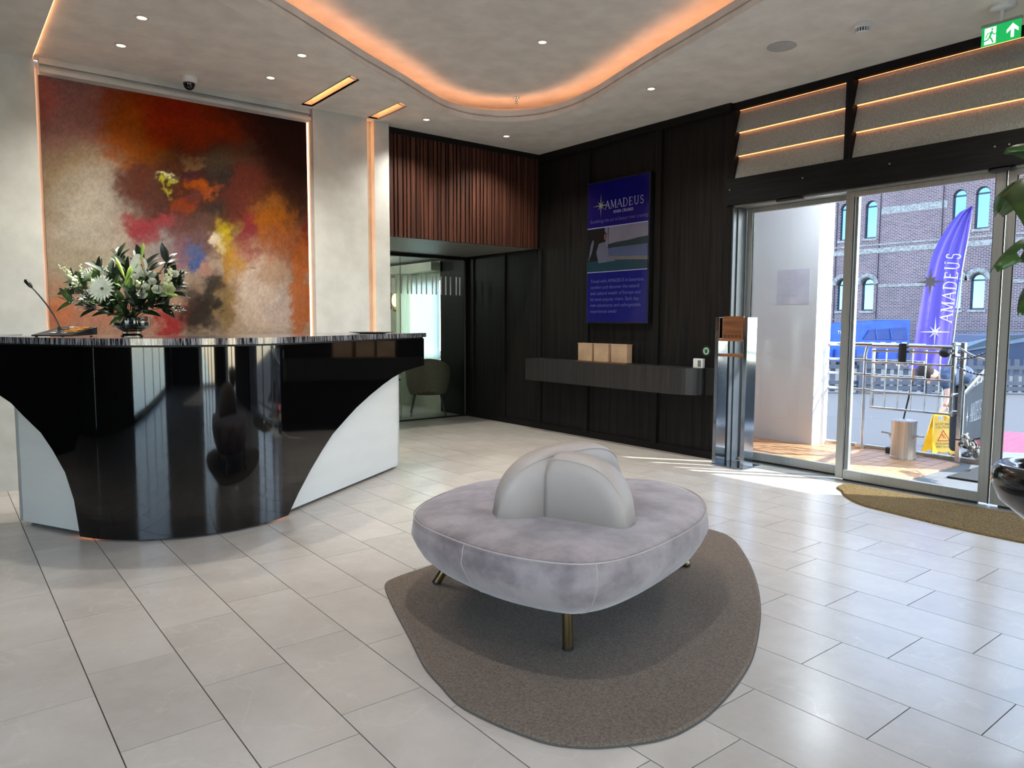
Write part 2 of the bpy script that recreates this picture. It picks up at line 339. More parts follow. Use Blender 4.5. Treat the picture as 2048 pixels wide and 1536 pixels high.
for a, b_, c, d in slots:
    MB().bb(a-.01, a, c, d, ZC, ZC+.08).bb(b_, b_+.01, c, d, ZC, ZC+.08).bb(a-.01, b_+.01, c-.01, c, ZC, ZC+.08).bb(a-.01, b_+.01, d, d+.01, ZC, ZC+.08).bb(a-.01, b_+.01, c, d, ZC+.07, ZC+.08).build('light_slot', M_ceil, ce)
    B(b_-.035, b_-.022, c+.01, d-.01, ZC+.055, ZC+.069).build('led_strip', M_led2, ce)

B(-3.6, .655, -1.5, 6.49, 3.168, 3.186).build('side_drop_lower', M_ceil, ce)
B(-3.6, .645, -1.5, 6.49, 3.186, 3.2).build('side_drop_panel', M_ceil, ce)
B(.656, .664, -1.5, 6.48, 3.186, 3.196).build('led_strip', M_led2, ce)
# ------------------------------------------------------------------ back wall, mural recess, pillars
wb = struct('wall_back')
B(-.4, .665, 6.49, 6.62, 0, ZC).build('plaster_panel', M_wall, wb)
for x in (-3.6, -2.53, -1.47): B(x, x+1.06, 6.47, 6.62, 0, ZC).build('panel', M_black, wb)
B(.58, 2.9, 6.64, 6.72, 0, ZC).build('recess_backing', M_wall, wb)
B(2.80, 3.345, 6.49, 6.72, 0, ZC).build('plaster_panel', M_wall, wb)
B(3.345, 3.42, 6.56, 6.72, 0, ZC).build('groove_backing', M_wall, wb)
B(3.42, 3.58, 6.49, 8.14, 0, ZC).build('plaster_panel', M_wall, wb)
B(3.352, 3.362, 6.545, 6.555, .0, 3.19).build('led_strip', M_led2, wb)
B(.655, .668, 6.625, 6.635, .3, 3.15).build('led_strip', M_led, wb)
B(2.785, 2.795, 6.60, 6.61, .3, 3.15).build('led_strip', M_led, wb)
MB().bb(.7, 2.79, 6.52, 6.60, 3.155, 3.20).bb(.7, 2.79, 6.555, 6.60, 3.12, 3.155).bb(.7, 2.79, 6.50, 6.60, 3.09, 3.12).build('cornice', M_wall, wb)
B(-40, 5.6, -60, -6.8, -1.62, -1.5).build('floor_river', mat('river_water', (60, 84, 104), .12, rgb2=(44, 66, 88), scale=(.5, .5, 1), bump=.4, bscale=(2.5, 2.5, 1)), None, kind='structure')
B(-60, -4.4, -60, 60, -1.62, -1.501).build('floor_river', bpy.data.materials['river_water'], None, kind='structure')

# mural: colour washes laid over one another on a fine grid
blobs = [(700,230,520,280,(132,54,24),1),(430,420,150,170,(140,80,40),.85),(150,250,150,270,(140,100,96),.95),(190,640,150,190,(134,116,88),.9),
 (330,880,200,290,(172,163,150),1),(230,1180,170,150,(156,146,128),.95),(1200,300,330,160,(66,30,20),.9),(1350,560,280,430,(38,20,16),1),(1380,300,200,180,(36,20,16),.9),
 (560,500,190,90,(142,80,30),.8),(700,480,120,60,(120,92,38),.6),(640,300,200,150,(140,44,20),.9),(850,400,190,110,(140,50,24),.85),(420,330,90,120,(150,78,36),.7),
 (800,760,310,250,(60,32,28),.96),(900,600,200,160,(66,34,28),.9),(490,650,110,90,(84,46,36),.9),(980,520,140,60,(84,62,44),.6),(810,520,70,30,(130,100,70),.6),
 (1060,760,140,160,(78,36,30),.85),(1090,640,100,60,(86,42,32),.7),(915,660,50,115,(34,34,32),.95),(885,850,105,62,(32,34,32),.95),(760,860,90,40,(50,34,30),.8),(940,560,50,50,(78,66,52),.6),
 (800,660,60,40,(152,78,38),.85),(870,720,50,35,(146,76,44),.8),(720,790,60,45,(122,56,30),.8),(780,600,60,30,(70,40,46),.7),(770,740,40,30,(92,52,48),.6),
 (540,880,90,50,(132,62,62),.9),(600,930,110,70,(134,58,64),.95),(820,920,160,80,(84,60,52),.8),(760,1010,170,80,(94,72,72),.85),
 (600,1040,70,60,(132,128,124),.85),(700,1080,60,70,(118,84,96),.7),(795,1110,36,56,(58,78,124),1),(770,1060,40,30,(80,90,120),.6),
 (1120,860,110,90,(78,34,32),.8),(1230,820,90,60,(120,84,50),.7),(1250,980,100,180,(142,82,34),.95),(1350,1050,130,110,(128,72,44),.85),
 (1115,980,52,110,(112,34,44),.95),(1110,1080,60,40,(130,48,34),.8),(990,930,60,50,(120,96,50),.8),(985,1010,34,90,(166,148,48),1),(1000,1160,75,130,(156,112,46),.95),
 (1010,1310,62,110,(128,96,50),.9),(925,985,34,36,(206,190,168),.95),(950,1020,24,34,(190,176,140),.7),(645,612,24,11,(214,206,160),1),(658,655,15,26,(172,170,72),1),(668,700,8,26,(160,150,66),.8),
 (1180,1300,140,190,(184,166,152),1),(1330,1390,90,120,(172,156,148),.95),(1250,1180,60,60,(150,118,96),.6),(880,1180,60,80,(152,140,128),.8),(850,1160,30,50,(150,100,90),.6),
 (820,1410,115,130,(34,31,28),.97),(900,1270,75,60,(44,38,34),.92),(960,1400,40,90,(120,100,66),.7),(930,1330,30,40,(130,110,84),.7),
 (650,1450,70,80,(128,38,42),.95),(300,1400,190,90,(158,112,94),.9),(120,1400,60,150,(180,110,80),.7),(450,1420,80,60,(150,96,84),.7),
 (1470,960,40,90,(84,28,26),.8),(1450,1300,50,260,(158,90,52),.85),(60,180,50,120,(170,92,84),.6),(1130,1140,14,10,(110,84,60),.8)]
def vnoise(x, y, seed):
    rs = np.random.RandomState(seed); g = rs.rand(64, 64); xi = np.floor(x).astype(int); yi = np.floor(y).astype(int); fx = x-xi; fy = y-yi
    fx = fx*fx*(3-2*fx); fy = fy*fy*(3-2*fy); a = g[xi % 64, yi % 64]; b_ = g[(xi+1) % 64, yi % 64]; c = g[xi % 64, (yi+1) % 64]; d = g[(xi+1) % 64, (yi+1) % 64]
    return (a*(1-fx)+b_*fx)*(1-fy)+(c*(1-fx)+d*fx)*fy
def fbm(x, y, seed, o=4):
    r = 0; a = .5
    for i in range(o): r = r+a*vnoise(x*2**i+13.7*i, y*2**i+5.1*i, seed+i); a *= .5
    return r-.47
NX, NZ = 300, 300
X0, X1, Z0, Z1 = .70, 2.785, .95, 3.09
gx, gz = np.meshgrid(np.linspace(X0, X1, NX), np.linspace(Z0, Z1, NZ))
# wall metres to the sketch's units
U = (gx-.70)/(2.79-.70)
topv = 55+U*(320-55)
botv = 1500+U*20
cu_ = 40+U*(1470-40)+ (Z1-gz)/2.1*(60-(U*30))
cv_ = topv+(Z1-gz)/(3.09-1.165)*(botv-topv)
wx = cu_+130*fbm(cu_/260, cv_/260, 3)+120*fbm(cu_/70, cv_/70, 9)+70*fbm(cu_/22, cv_/22, 31, 4)
wy = cv_+130*fbm(cu_/260, cv_/260, 17)+120*fbm(cu_/70, cv_/70, 23)+70*fbm(cu_/22, cv_/22, 41, 4)
colr = np.ones((NZ, NX, 3))*np.array(lin((150, 130, 112)))
for cx, cy, rx, ry, c, st in blobs:
    d = ((wx-cx)/rx)**2+((wy-cy)/ry)**2
    mk = (st/(1+(d*.80)**3.0))[..., None]
    colr = colr*(1-mk)+np.array(lin(c))*mk
colr *= (1+.55*fbm(cu_/7, cv_/12, 55, 3)+.3*fbm(cu_/60, cv_/40, 61, 3))[..., None]
g_ = colr.mean(2, keepdims=True); colr = np.clip((g_+(colr-g_)*1.15)*.84, 0, 1)
vs = [(float(gx[j, i]), 6.60, float(gz[j, i])) for j in range(NZ) for i in range(NX)]
fs = [(j*NX+i, j*NX+i+1, (j+1)*NX+i+1, (j+1)*NX+i) for j in range(NZ-1) for i in range(NX-1)]
M_art = mat('mural_paint', (120, 80, 60), .75, spec=.08, bump=.3, bscale=(90, 90, 140))
n = M_art.node_tree.nodes; va = n.new('ShaderNodeVertexColor'); va.layer_name = 'paint'; M_art.node_tree.links.new(va.outputs[0], n['Principled BSDF'].inputs['Base Color'])
pt = thing('mural_painting', 'large abstract mural in rust, orange, cream and dark brown behind the reception desk', 'painting', (1.74, 6.6, .95))
me = bpy.data.meshes.new('canvas'); me.from_pydata(vs, [], fs); me.materials.append(M_art)
at = me.color_attributes.new('paint', 'FLOAT_COLOR', 'POINT'); at.data.foreach_set('color', np.concatenate([colr, np.ones((NZ, NX, 1))], 2).astype(np.float32).ravel())
link('canvas', me, pt)
B(X0, X1, 6.602, 6.625, Z0, Z1).build('stretcher_board', M_void, pt)

# slatted bulkhead
ws = struct('wall_slatted')
B(3.58, XW, 6.64, 6.70, 2.13, 3.14).build('backing_panel', M_void, ws)
B(3.58, XW, 6.60, 6.70, 3.14, 3.20).build('top_rail', M_batten, ws)
edges = [3.595, 3.64, 3.693, 3.735, 3.797, 3.84, 3.886, 3.95, 4.002, 4.041, 4.097, 4.16, 4.211, 4.254, 4.312, 4.349, 4.411, 4.452, 4.5, 4.564, 4.615, 4.654, 4.706]
pat = [.055, .042, .05, .064, .041, .058, .045, .062]
i = 0
while edges[-1] < 5.56: edges.append(edges[-1]+pat[i % 8]); i += 1
sm = {}
for a, b_ in zip(edges[:-1], edges[1:]):
    wd = round(b_-a-.016, 3)
    if wd not in sm: me = MB().bb(-wd/2, wd/2, -.02, .02, -.51, .505).data('slat'); me.materials.append(M_walnut); sm[wd] = me
    o = link('slat', sm[wd], ws); o.location = ((a+b_)/2, 6.62, 2.635)
# soffit of the niche, long slats running away from the hall
sf = struct('ceiling_niche')
B(3.38, 5.9, 6.64, 13.0, 2.145, 2.18).build('soffit_board', M_void, sf)
M_sof = mat('grey_soffit_slat', (140, 138, 130), .4, rgb2=(112, 110, 104), scale=(40, 1, 40))
me = MB().bb(-.017, .017, 0, 3.9, 0, .018).data('slat'); me.materials.append(M_sof)
for i in range(46):
    o = link('slat', me, sf); o.location = (3.60+i*.0445, 6.64, 2.128)
# downlight in the niche, fades to a dark ring
# glass partition
wd1 = struct('window_1')
MB().bb(3.58, 5.63, 8.10, 8.15, 2.085, 2.13).bb(5.575, 5.61, 8.10, 8.15, .0, 2.09).bb(3.58, 5.61, 8.10, 8.15, 0, .012).build('partition_frame', M_batten, wd1)
B(3.60, 5.59, 8.12, 8.128, .012, 2.085).build('pane', M_glass2, wd1)
B(5.585, 5.592, 8.095, 8.10, .02, 2.07).build('edge_trim', M_alu, wd1)
B(4.62, 4.624, 8.115, 8.133, .012, 2.085).build('pane_joint', M_alu, wd1)
mb = MB()
for i in range(26):
    x = 3.66+i*.074
    if i % 5 == 4: x += .018
    mb.add([(x, 8.118, 1.62), (x+.02, 8.118, 1.62), (x+.02, 8.118, 1.86), (x, 8.118, 1.86)], [(0, 1, 2, 3)])
mb.build('manifestation_bars', M_text, wd1)

# ------------------------------------------------------------------ entrance wall: black panels
wr = struct('wall_right')
for y0, y1 in [(4.02, 4.80), (4.80, 5.80), (5.80, 6.66), (6.66, 7.30), (7.30, 7.98), (7.98, 8.45)]:
    B(XW, XW+.04, y0+.003, y1-.003, 0, 3.2 if y1 < 6.67 else 2.14).build('panel', M_black, wr)
B(XW+.04, XW+.14, 4.0, 8.5, 0, 3.2).build('core', M_void, wr)
for y in (4.81, 5.80): B(5.605, XW, y-.035, y+.035, 0.05, 3.13).build('batten', M_batten, wr, bevel=.002)
for y in (6.60, 7.30, 7.98): B(5.62, XW, y-.03, y+.03, 0.05, 2.13).build('batten', M_batten, wr, bevel=.002)
B(5.60, XW, 4.0, 6.62, 3.13, 3.2).build('top_rail', M_batten, wr)
B(5.615, XW, 4.02, 8.2, 0, .07).build('baseboard_right', M_batten, None, kind='structure')
B(5.635, 5.90, 3.98, 4.03, 0, 3.2).build('end_return', M_jamb if False else M_batten, wr)
M_jamb = mat('slate_jamb', (62, 68, 76), .4, rgb2=(54, 60, 68))
B(5.645, 5.70, 3.965, 4.0, 0, 2.31).build('jamb_cladding', M_jamb, wr)
# header and transom louvers
tr = struct('trim_1')
YR = -1.0
B(XW-.02, 5.78, YR, 4.03, 2.31, 2.54).build('header_panel', M_header, tr, bevel=.003)
B(XW+.02, 5.92, YR, 4.0, 2.295, 2.31).build('header_soffit', M_alu, tr)
B(XW, 5.70, YR, 4.03, 3.14, 3.2).build('top_rail', M_batten, tr)
B(5.76, 5.84, YR, 4.03, 2.31, 3.2).build('transom_backing', M_void, tr)
for y in (3.998, 2.94, 1.1, 0.05): MB().bb(XW-.01, 5.74, y-.028, y+.028, 2.54, 3.14).build('mullion_post', M_batten, tr)
for y in (3.997, 3.3, 2.607, 1.92, 1.836, 1.1, .3): MB().cyl((XW-.0205, y, 2.447), (XW-.024, y, 2.447), .006, n=12).build('screw', M_alu, tr)
for y0, y1 in [(2.968, 3.97), (1.128, 2.912), (.078, 1.072)]:
    for zb, zt in [(2.545, 2.745), (2.74, 2.95), (2.945, 3.145)]:
        vs = [(XW+.012, y0, zb), (XW+.012, y1, zb), (XW+.07, y1, zt), (XW+.07, y0, zt)]
        vs += [(v[0]+.012, v[1], v[2]+.002) for v in vs]
        MB().add(vs, [(0, 1, 2, 3), (7, 6, 5, 4), (0, 4, 5, 1), (1, 5, 6, 2), (2, 6, 7, 3), (3, 7, 4, 0)]).build('louver', M_linen, tr)
        B(XW+.05, XW+.058, y0+.005, y1-.005, zt-.006, zt+.001).build('led_strip', M_led3, tr)

# ------------------------------------------------------------------ sliding glass doors
def leaf(st, x, y0, y1, z0, z1, f=.055, fb=.07, t=.04):
    MB().bb(x, x+t, y0, y0+f, z0, z1).bb(x, x+t, y1-f, y1, z0, z1).bb(x, x+t, y0+f, y1-f, z0, z0+fb).bb(x, x+t, y0+f, y1-f, z1-.04, z1).build('door_frame', M_alu, st, bevel=.002)
    B(x+t*.4, x+t*.6, y0+f-.005, y1-f+.005, z0+fb-.005, z1-.035).build('pane', M_glass, st)
    MB().bb(x+t*.3, x+t*.7, y0+f-.001, y0+f+.006, z0+fb, z1-.04).bb(x+t*.3, x+t*.7, y1-f-.006, y1-f+.001, z0+fb, z1-.04).bb(x+.01, x+t-.01, y0+f, y1-f, z0-.018, z0+.001).build('gasket', M_gasket, st)
d1 = struct('door_1'); leaf(d1, 5.83, 2.93, 3.95, .02, 2.295)
d2 = struct('door_2'); leaf(d2, 5.70, 1.868, 2.968, .02, 2.295, f=.062)
d3 = struct('door_3'); leaf(d3, 5.70, .78, 1.856, .02, 2.295, f=.05)
d4 = struct('door_4'); leaf(d4, 5.83, -.2, .83, .02, 2.295)
B(5.69, 5.70, 1.858, 1.866, .02, 2.29).build('meeting_gasket', M_gasket, d2)
star((5.7155, 2.32, 1.57), .11, (0, -1, 0), (0, 0, 1), mat('frosted_star', (120, 122, 135), .6), d2, 'star_decal', flat=True)  # flat grey star painted as a reflection on the pane
MB().bb(5.70, 5.83, 3.953, 4.0, 0, 2.3).build('jamb_post', M_jamb, d1, bevel=.003)
B(5.60, 5.95, -.2, 4.0, -.01, .004).build('trim_2', M_alu, None, kind='structure')   # threshold
for nm, (ya, yb), lb in [('door_sensor', (3.31, 3.55), 'slim black motion sensor under the header above the left sliding door'), ('door_sensor', (1.80, 1.96), 'slim black motion sensor under the header where the two glass door leaves meet')]:
    th = thing(nm, lb, 'sensor', (5.66, (ya+yb)/2, 2.28))
    MB().bb(5.635, 5.685, ya, yb, 2.285, 2.31).build('housing', M_dark, th, bevel=.01, seg=3)
    B(5.631, 5.636, ya+.03, yb-.03, 2.292, 2.303).build('lens', M_gasket, th)

# walls out of the picture: white piers and tall glazing behind and beside the camera
wf = struct('wall_front')
for x0, x1 in [(-3.6, -3.3), (1.0, 1.4), (XW-.3, XW+.1)]: B(x0, x1, -6.2, -6.0, 0, ZC).build('pier', M_wall, wf)
B(-3.6, XW, -6.2, -6.0, 2.9, ZC).build('lintel', M_wall, wf)
B(-3.3, 1.0, -6.1, -6.0, 0, 2.9).build('panel', M_black, wf)
B(3.4, XW-.3, -6.1, -6.0, 0, 2.9).build('panel', M_black, wf)
for k, (x0, x1) in enumerate([(1.4, 3.4)]):
    wn = struct('window_%d' % (k+2)); q = (x1-x0)/4
    for i in range(4): MB().bb(x0+i*q, x0+i*q+.06, -6.14, -6.06, 0, 2.9).bb(x0+(i+1)*q-.06, x0+(i+1)*q, -6.14, -6.06, 0, 2.9).bb(x0+i*q, x0+(i+1)*q, -6.14, -6.06, 0, .08).bb(x0+i*q, x0+(i+1)*q, -6.14, -6.06, 2.84, 2.9).build('window_frame', M_alu, wn)
    B(x0, x1, -6.105, -6.095, .05, 2.87).build('pane', M_clear, wn)
wl = struct('wall_left')
B(-3.7, -3.6, -6.2, 6.6, 0, .1).build('parapet', M_black, wl); B(-3.7, -3.6, -6.2, 6.6, 2.9, ZC).build('lintel', M_black, wl)
for y0, y1 in [(-6.2, -4.2), (1.4, 3.0), (3.0, 4.8), (4.8, 6.6)]: B(-3.7, -3.6, y0, y1-.01, .1, 2.9).build('panel', M_black, wl)
wn = struct('window_4'); B(-3.655, -3.645, -4.2, 1.4, .1, 2.9).build('pane', M_clear, wn)
for y in (-4.2, -2.9, -1.5, -.1, 1.34): B(-3.68, -3.62, y, y+.06, .1, 2.9).build('window_frame', M_alu, wn)
wx_ = struct('wall_entrance_side')
B(XW, 5.9, -3.2, -.2, 0, ZC).build('panel', M_black, wx_)
B(XW, 5.9, -6.2, -3.2, 2.9, ZC).build('lintel', M_wall, wx_)
wn = struct('window_5'); B(5.76, 5.77, -6.0, -3.2, .02, 2.9).build('pane', M_clear, wn)
mb = MB()
for y in (-3.26, -4.5, -6.0): mb.bb(5.73, 5.80, y, y+.06, 0, 2.9)
mb.bb(5.73, 5.80, -6, -3.2, 0, .08).build('window_frame', M_alu, wn)
B(-3.7, 5.95, -6.3, 6.7, 3.45, 3.5).build('roof_slab', M_wall, None, kind='structure').name = 'ceiling_slab'
B(5.64, 5.95, -6.3, 6.7, 3.2, 3.5).build('roof_edge', M_void, None, kind='structure').name = 'wall_edge'

# ------------------------------------------------------------------ lounge behind the glass
wlg = struct('wall_lounge')
M_lw = mat('lounge_wall', (196, 194, 180), .8)
B(5.60, 5.72, 8.16, 8.72, 0, 2.13).build('column', M_black, wlg)
B(5.70, 5.80, 8.72, 12.9, 0, .72).build('parapet', M_lw, wlg)
B(5.70, 5.80, 8.72, 12.9, 1.90, 2.13).build('lintel', M_lw, wlg)
for y0, y1 in [(9.85, 10.35)]: B(5.70, 5.80, y0, y1, .72, 1.9).build('pier', M_lw, wlg)
B(3.5, 5.8, 12.8, 12.9, 0, 2.2).build('end_wall', M_lw, wlg)
B(3.40, 3.58, 8.14, 12.9, 0, 2.2).build('side_wall', M_lw, wlg)
B(5.45, 5.72, 8.72, 12.8, 1.98, 2.1).build('bulkhead', M_lw, wlg)
for k, (y0, y1) in enumerate([(8.72, 9.85), (10.35, 12.8)]):
    wn = struct('window_%d' % (k+6))
    MB().bb(5.72, 5.76, y0, y0+.1, .74, 1.9).bb(5.72, 5.76, y1-.04, y1, .74, 1.9).bb(5.72, 5.76, y0, y1, .74, .79).bb(5.72, 5.76, y0, y1, 1.86, 1.9).bb(5.725, 5.755, y0+.1, y0+.14, .78, 1.88).build('window_frame', M_white, wn)
    B(5.738, 5.742, y0, y1, .76, 1.88).build('pane', M_clear, wn)
    M_sh = M_sh if k else mat('sheer_curtain', (226, 236, 226), .9)
    M_ct = M_ct if k else mat('cream_curtain', (218, 218, 200), .9)
    if not k:
        for m_, fa in ((M_sh, .75), (M_ct, .5)):
            n = m_.node_tree.nodes; tl = n.new('ShaderNodeBsdfTranslucent'); tl.inputs[0].default_value = lin((232, 240, 232))+(1,); ms_ = n.new('ShaderNodeMixShader'); ms_.inputs[0].default_value = fa
            m_.node_tree.links.new(n['Principled BSDF'].outputs[0], ms_.inputs[1]); m_.node_tree.links.new(tl.outputs[0], ms_.inputs[2]); m_.node_tree.links.new(ms_.outputs[0], n['Material Output'].inputs[0])
    for nm, a, b_, x, mm, amp, wv in [('sheer_curtain', y0+.12, y1-.02, 5.66, M_sh, .012, .05), ('curtain', y1-.28, y1+.1, 5.60, M_ct, .03, .075)]:
        q = int((b_-a)/.008); vs = []; fs = []
        for i in range(q+1):
            y = a+(b_-a)*i/q; xx = x+amp*math.sin(2*PI*(y-a)/wv)
            vs += [(xx, y, .05 if nm == 'curtain' else .3), (xx, y, 1.975)]
            if i: fs.append((2*i-2, 2*i, 2*i+1, 2*i-1))
        o = MB().add(vs, fs).build(nm, mm, None, smooth=2)
        tag(o, {0: 'cream pleated curtain beside the wide lounge window, right of the wall lamp', 1: 'cream pleated curtain at the far lounge window'}[k] if nm == 'curtain' else {0: 'pale sheer curtain across the wide lounge window behind the armchair', 1: 'pale sheer curtain across the far lounge window left of the wall lamp'}[k], 'curtain')
for i, y in enumerate((9.0, 10.4, 11.8)):  # lamps added to brighten the lounge
    t = thing('ceiling_downlight', ['recessed downlight in the slatted lounge ceiling, nearest the glass', 'recessed downlight in the slatted lounge ceiling, middle one', 'recessed downlight in the slatted lounge ceiling, farthest'][i], 'ceiling light', (4.7, y, 2.128))
    MB().cyl((4.7, y, 2.120), (4.7, y, 2.126), .03, n=20).build('lamp', M_spot, t)
    ld = bpy.data.lights.new('spot', 'POINT'); ld.energy = 9; ld.color = (.95, 1, .95); ld.shadow_soft_size = .04
    lo = bpy.data.objects.new('lamp_light', ld); C.objects.link(lo); lo.parent = t; lo.location = (0, 0, -.06)
wlm = thing('wall_lamp', 'half moon black wall lamp with warm glow on the lounge wall', 'lamp', (5.69, 10.12, 1.6))
MB().cyl((5.66, 10.12, 1.60), (5.69, 10.12, 1.60), .10, n=24).build('glow_disc', emitmat('warm_lamp_glow', (255, 214, 150), 3.0), wlm)
mb = MB(); mb.frame([(0, .14)]+arc(0, 0, .1, .14, 90, 270, 12)+[(0, -.14)], (5.64, 10.19, 1.6), (0, -1, 0), (0, 0, 1), .012); mb.build('shade', M_dark, wlm)
MB().cyl((5.64, 10.12, 1.45), (5.69, 10.12, 1.45), .025, n=12).build('knob', M_brass, wlm)
M_chair = mat('olive_grey_fabric', (124, 112, 100), .9, rgb2=(106, 96, 86), scale=(60, 60, 60))
M_rim = mat('dark_back_fabric', (78, 72, 62), .9)
def tubchair(x, y, rz, lb):
    t = thing('armchair', lb, 'armchair', (x, y, 0)); n1 = 22
    R = Matrix.Rotation(rz, 3, 'Z'); P = lambda v: Vector((x, y, 0))+R @ Vector((v[0]*.86, v[1]*.86, v[2]))
    mb = MB(); rows = []
    for th_, zz0, zz1 in ((0, 0, 0),):
        outer = []; 
        for i in range(n1+1):
            a = math.radians(-20+220*i/n1); h = .62+.16*max(0, math.sin(a))
            for rr, z, k in ((.29, .30, 0), (.335, .42, 0), (.355, h-.03, 0), (.345, h, 0), (.30, h, 0), (.285, h-.04, 0), (.27, .42, 0), (.25, .36, 0)):
                outer.append(P((rr*math.cos(a), rr*math.sin(a)*.95, z)))
        fs = [(i*8+k, i*8+(k+1) % 8, (i+1)*8+(k+1) % 8, (i+1)*8+k) for i in range(n1) for k in range(8)]+[tuple(range(8)), tuple(range(n1*8+7, n1*8-1, -1))]
        mb.add(outer, fs)
    mb.build('shell', M_chair, t, smooth=True)
    sc = MB(); sc.lathe([(.0, .28), (.24, .29), (.25, .34), (.25, .42), (.23, .455), (0, .46)], (x, y, 0), 24); sc.build('seat_cushion', M_rim, t, smooth=True)
    for sx_, sy_ in ((1, 1), (-1, 1), (1, -1), (-1, -1)):
        MB().cyl(P((.2*sx_, .2*sy_, .30)), P((.27*sx_, .25*sy_, 0)), .012, .009, n=8).build('leg', M_dark, t)
tubchair(5.25, 8.50, math.radians(150), 'olive grey tub armchair seen from behind through the glass partition')
tubchair(5.10, 9.7, math.radians(-40), 'dark backed tub armchair farther back under the lounge window')
stb = thing('side_table', 'small dark side table at the left of the tub armchair in the lounge', 'table', (4.55, 8.65, 0))
MB().cyl((4.62, 8.55, .50), (4.62, 8.55, .53), .22, n=28).build('table_top', M_dark, stb, bevel=.004)
for a in range(3): MB().cyl((4.62+.17*math.cos(a*2.1), 8.55+.17*math.sin(a*2.1), 0), (4.62+.15*math.cos(a*2.1), 8.55+.15*math.sin(a*2.1), .5), .01, n=8).build('leg', M_dark, stb)

# ------------------------------------------------------------------ reception desk
A0 = Vector((.605, 4.822)); AD = Vector((-.4532, .8914)); B0 = Vector((1.744, 4.543)); BD = Vector((.8255, .5644))
def bez(p0, t0, p1, t1, k, n):
    c0 = p0+t0*k; c1 = p1-t1*k; out = []
    for i in range(n+1):
        t = i/n; out.append(p0*(1-t)**3+c0*3*t*(1-t)**2+c1*3*t*t*(1-t)+p1*t**3)
    return out
nose = bez(A0, -AD, B0, BD, .455, 28)
LS = [0, .004, .037, .105, .209, .308, .451, .58, .685, .85, 1.05, 1.25, 1.45]; LZ = [0, .05, .224, .381, .505, .60, .684, .765, .806, .85, .88, .90, .905]
RS = [0, .023, .077, .126, .269, .42, .553, .726, .901, 1.105, 1.324, 1.514, 1.715, 1.929, 2.147]; RZ = [0, .037, .09, .138, .26, .373, .461, .54, .616, .686, .752, .80, .837, .855, .868]
front = [(A0+AD*s, z) for s, z in reversed(list(zip(LS, LZ)))][:-1]+[(p, .012) for p in nose]+[(B0+BD*s, z) for s, z in list(zip(RS, RZ))[1:]]
def normals(pts):
    out = []
    for i in range(len(pts)):
        a = pts[max(0, i-1)]; b_ = pts[min(len(pts)-1, i+1)]; t = (b_-a).normalized(); out.append(Vector((-t.y, t.x)))
    return out
fp = [p for p, z in front]; fn = normals(fp)
desk = thing('reception_desk', 'long curved reception desk with glossy black front, white wing panels and streaked stone top', 'reception desk', (1.3, 5.0, 0))
ZT = 1.128; k0 = .03
vs = []
for (p, z), nn in zip(front, fn):
    q = p+nn*.02
    vs += [(p.x, p.y, z), (p.x, p.y, ZT-.012), (q.x, q.y, ZT-.012), (q.x, q.y, z)]
n1 = len(front); fs = [(4*i+k, 4*i+(k+1) % 4, 4*i+4+(k+1) % 4, 4*i+4+k) for i in range(n1-1) for k in range(4)]+[(0, 1, 2, 3), (4*n1-1, 4*n1-2, 4*n1-3, 4*n1-4)]
MB().add(vs, fs).build('front_skin', M_gloss, desk, smooth=True)
top = [p-nn*.018 for p, nn in zip(fp, fn)]; top[-1] = top[-1]+BD*.012
back = [p+nn*.72 for p, nn in zip(fp, fn)]
# inner edge kept tidy: straight chords
inner = [fp[0]+fn[0]*.62, Vector((.35, 5.75)), Vector((.9, 5.46)), Vector((1.45, 5.40)), Vector((2.1, 5.75)), fp[-1]+fn[-1]*.62]
poly = [tuple(p) for p in top]+[tuple(p) for p in reversed(inner)]
holed('countertop', poly, [], ZT, 1.166, M_stone, desk)
rc = [tuple(p+nn*.012) for p, nn in zip(fp, fn)]+[tuple(p) for p in reversed(inner)]
holed('shadow_gap', rc, [], ZT-.016, ZT+.001, M_gasket, desk)
# white wings recessed behind the skin
def wing(o, d, s0, s1, SS, ZZ, name):
    nn = Vector((-d.y, d.x)) if d.x > 0 else Vector((d.y, -d.x))
    o2 = o+nn*.045
    vs = []; a = o2+d*s0; b_ = o2+d*s1
    for q in (0, .03):
        for p in (a, b_): vs += [(p.x+nn.x*q, p.y+nn.y*q, .022), (p.x+nn.x*q, p.y+nn.y*q, ZT-.02)]
    return MB().add(vs, [(0, 2, 3, 1), (4, 5, 7, 6), (0, 1, 5, 4), (2, 6, 7, 3), (1, 3, 7, 5), (0, 4, 6, 2)]).build(name, M_deskw, desk)
wing(B0, BD, -.05, 1.712, RS, RZ, 'wing_panel'); wing(A0, AD, -.05, .625, LS, LZ, 'wing_panel')
e1 = B0+BD*1.712; nB = Vector((-BD.y, BD.x))
MB().prism([tuple(e1+nB*.045), tuple(e1+nB*.60), tuple(e1+nB*.60-BD*.03), tuple(e1+nB*.045-BD*.03)], .022, ZT-.02).build('end_panel', M_deskw, desk)
e2 = A0+AD*.625; nA = Vector((AD.y, -AD.x))
MB().prism([tuple(e2+nA*.045), tuple(e2+nA*.5), tuple(e2+nA*.5-AD*.03), tuple(e2+nA*.045-AD*.03)], .022, ZT-.02).build('end_panel', M_deskw, desk)
pl_ = [tuple(p+nn*.10) for p, nn in zip(fp, fn) if True][13:-14]
kk = [B0+BD*1.66+nB*.09, B0+BD*1.66+nB*.5, Vector((1.4, 5.2)), Vector((.8, 5.25)), A0+AD*.58+nA*.42, A0+AD*.58+nA*.09]
kick = [tuple(A0+AD*.0+nA*.09)]+[tuple(p+nn*.09) for p, nn in zip(nose, normals(nose))][2:-2]+[tuple(B0+nB*.09)]+[tuple(p) for p in kk]
holed('kick_plinth', kick, [], 0, .1, M_gasket, desk)
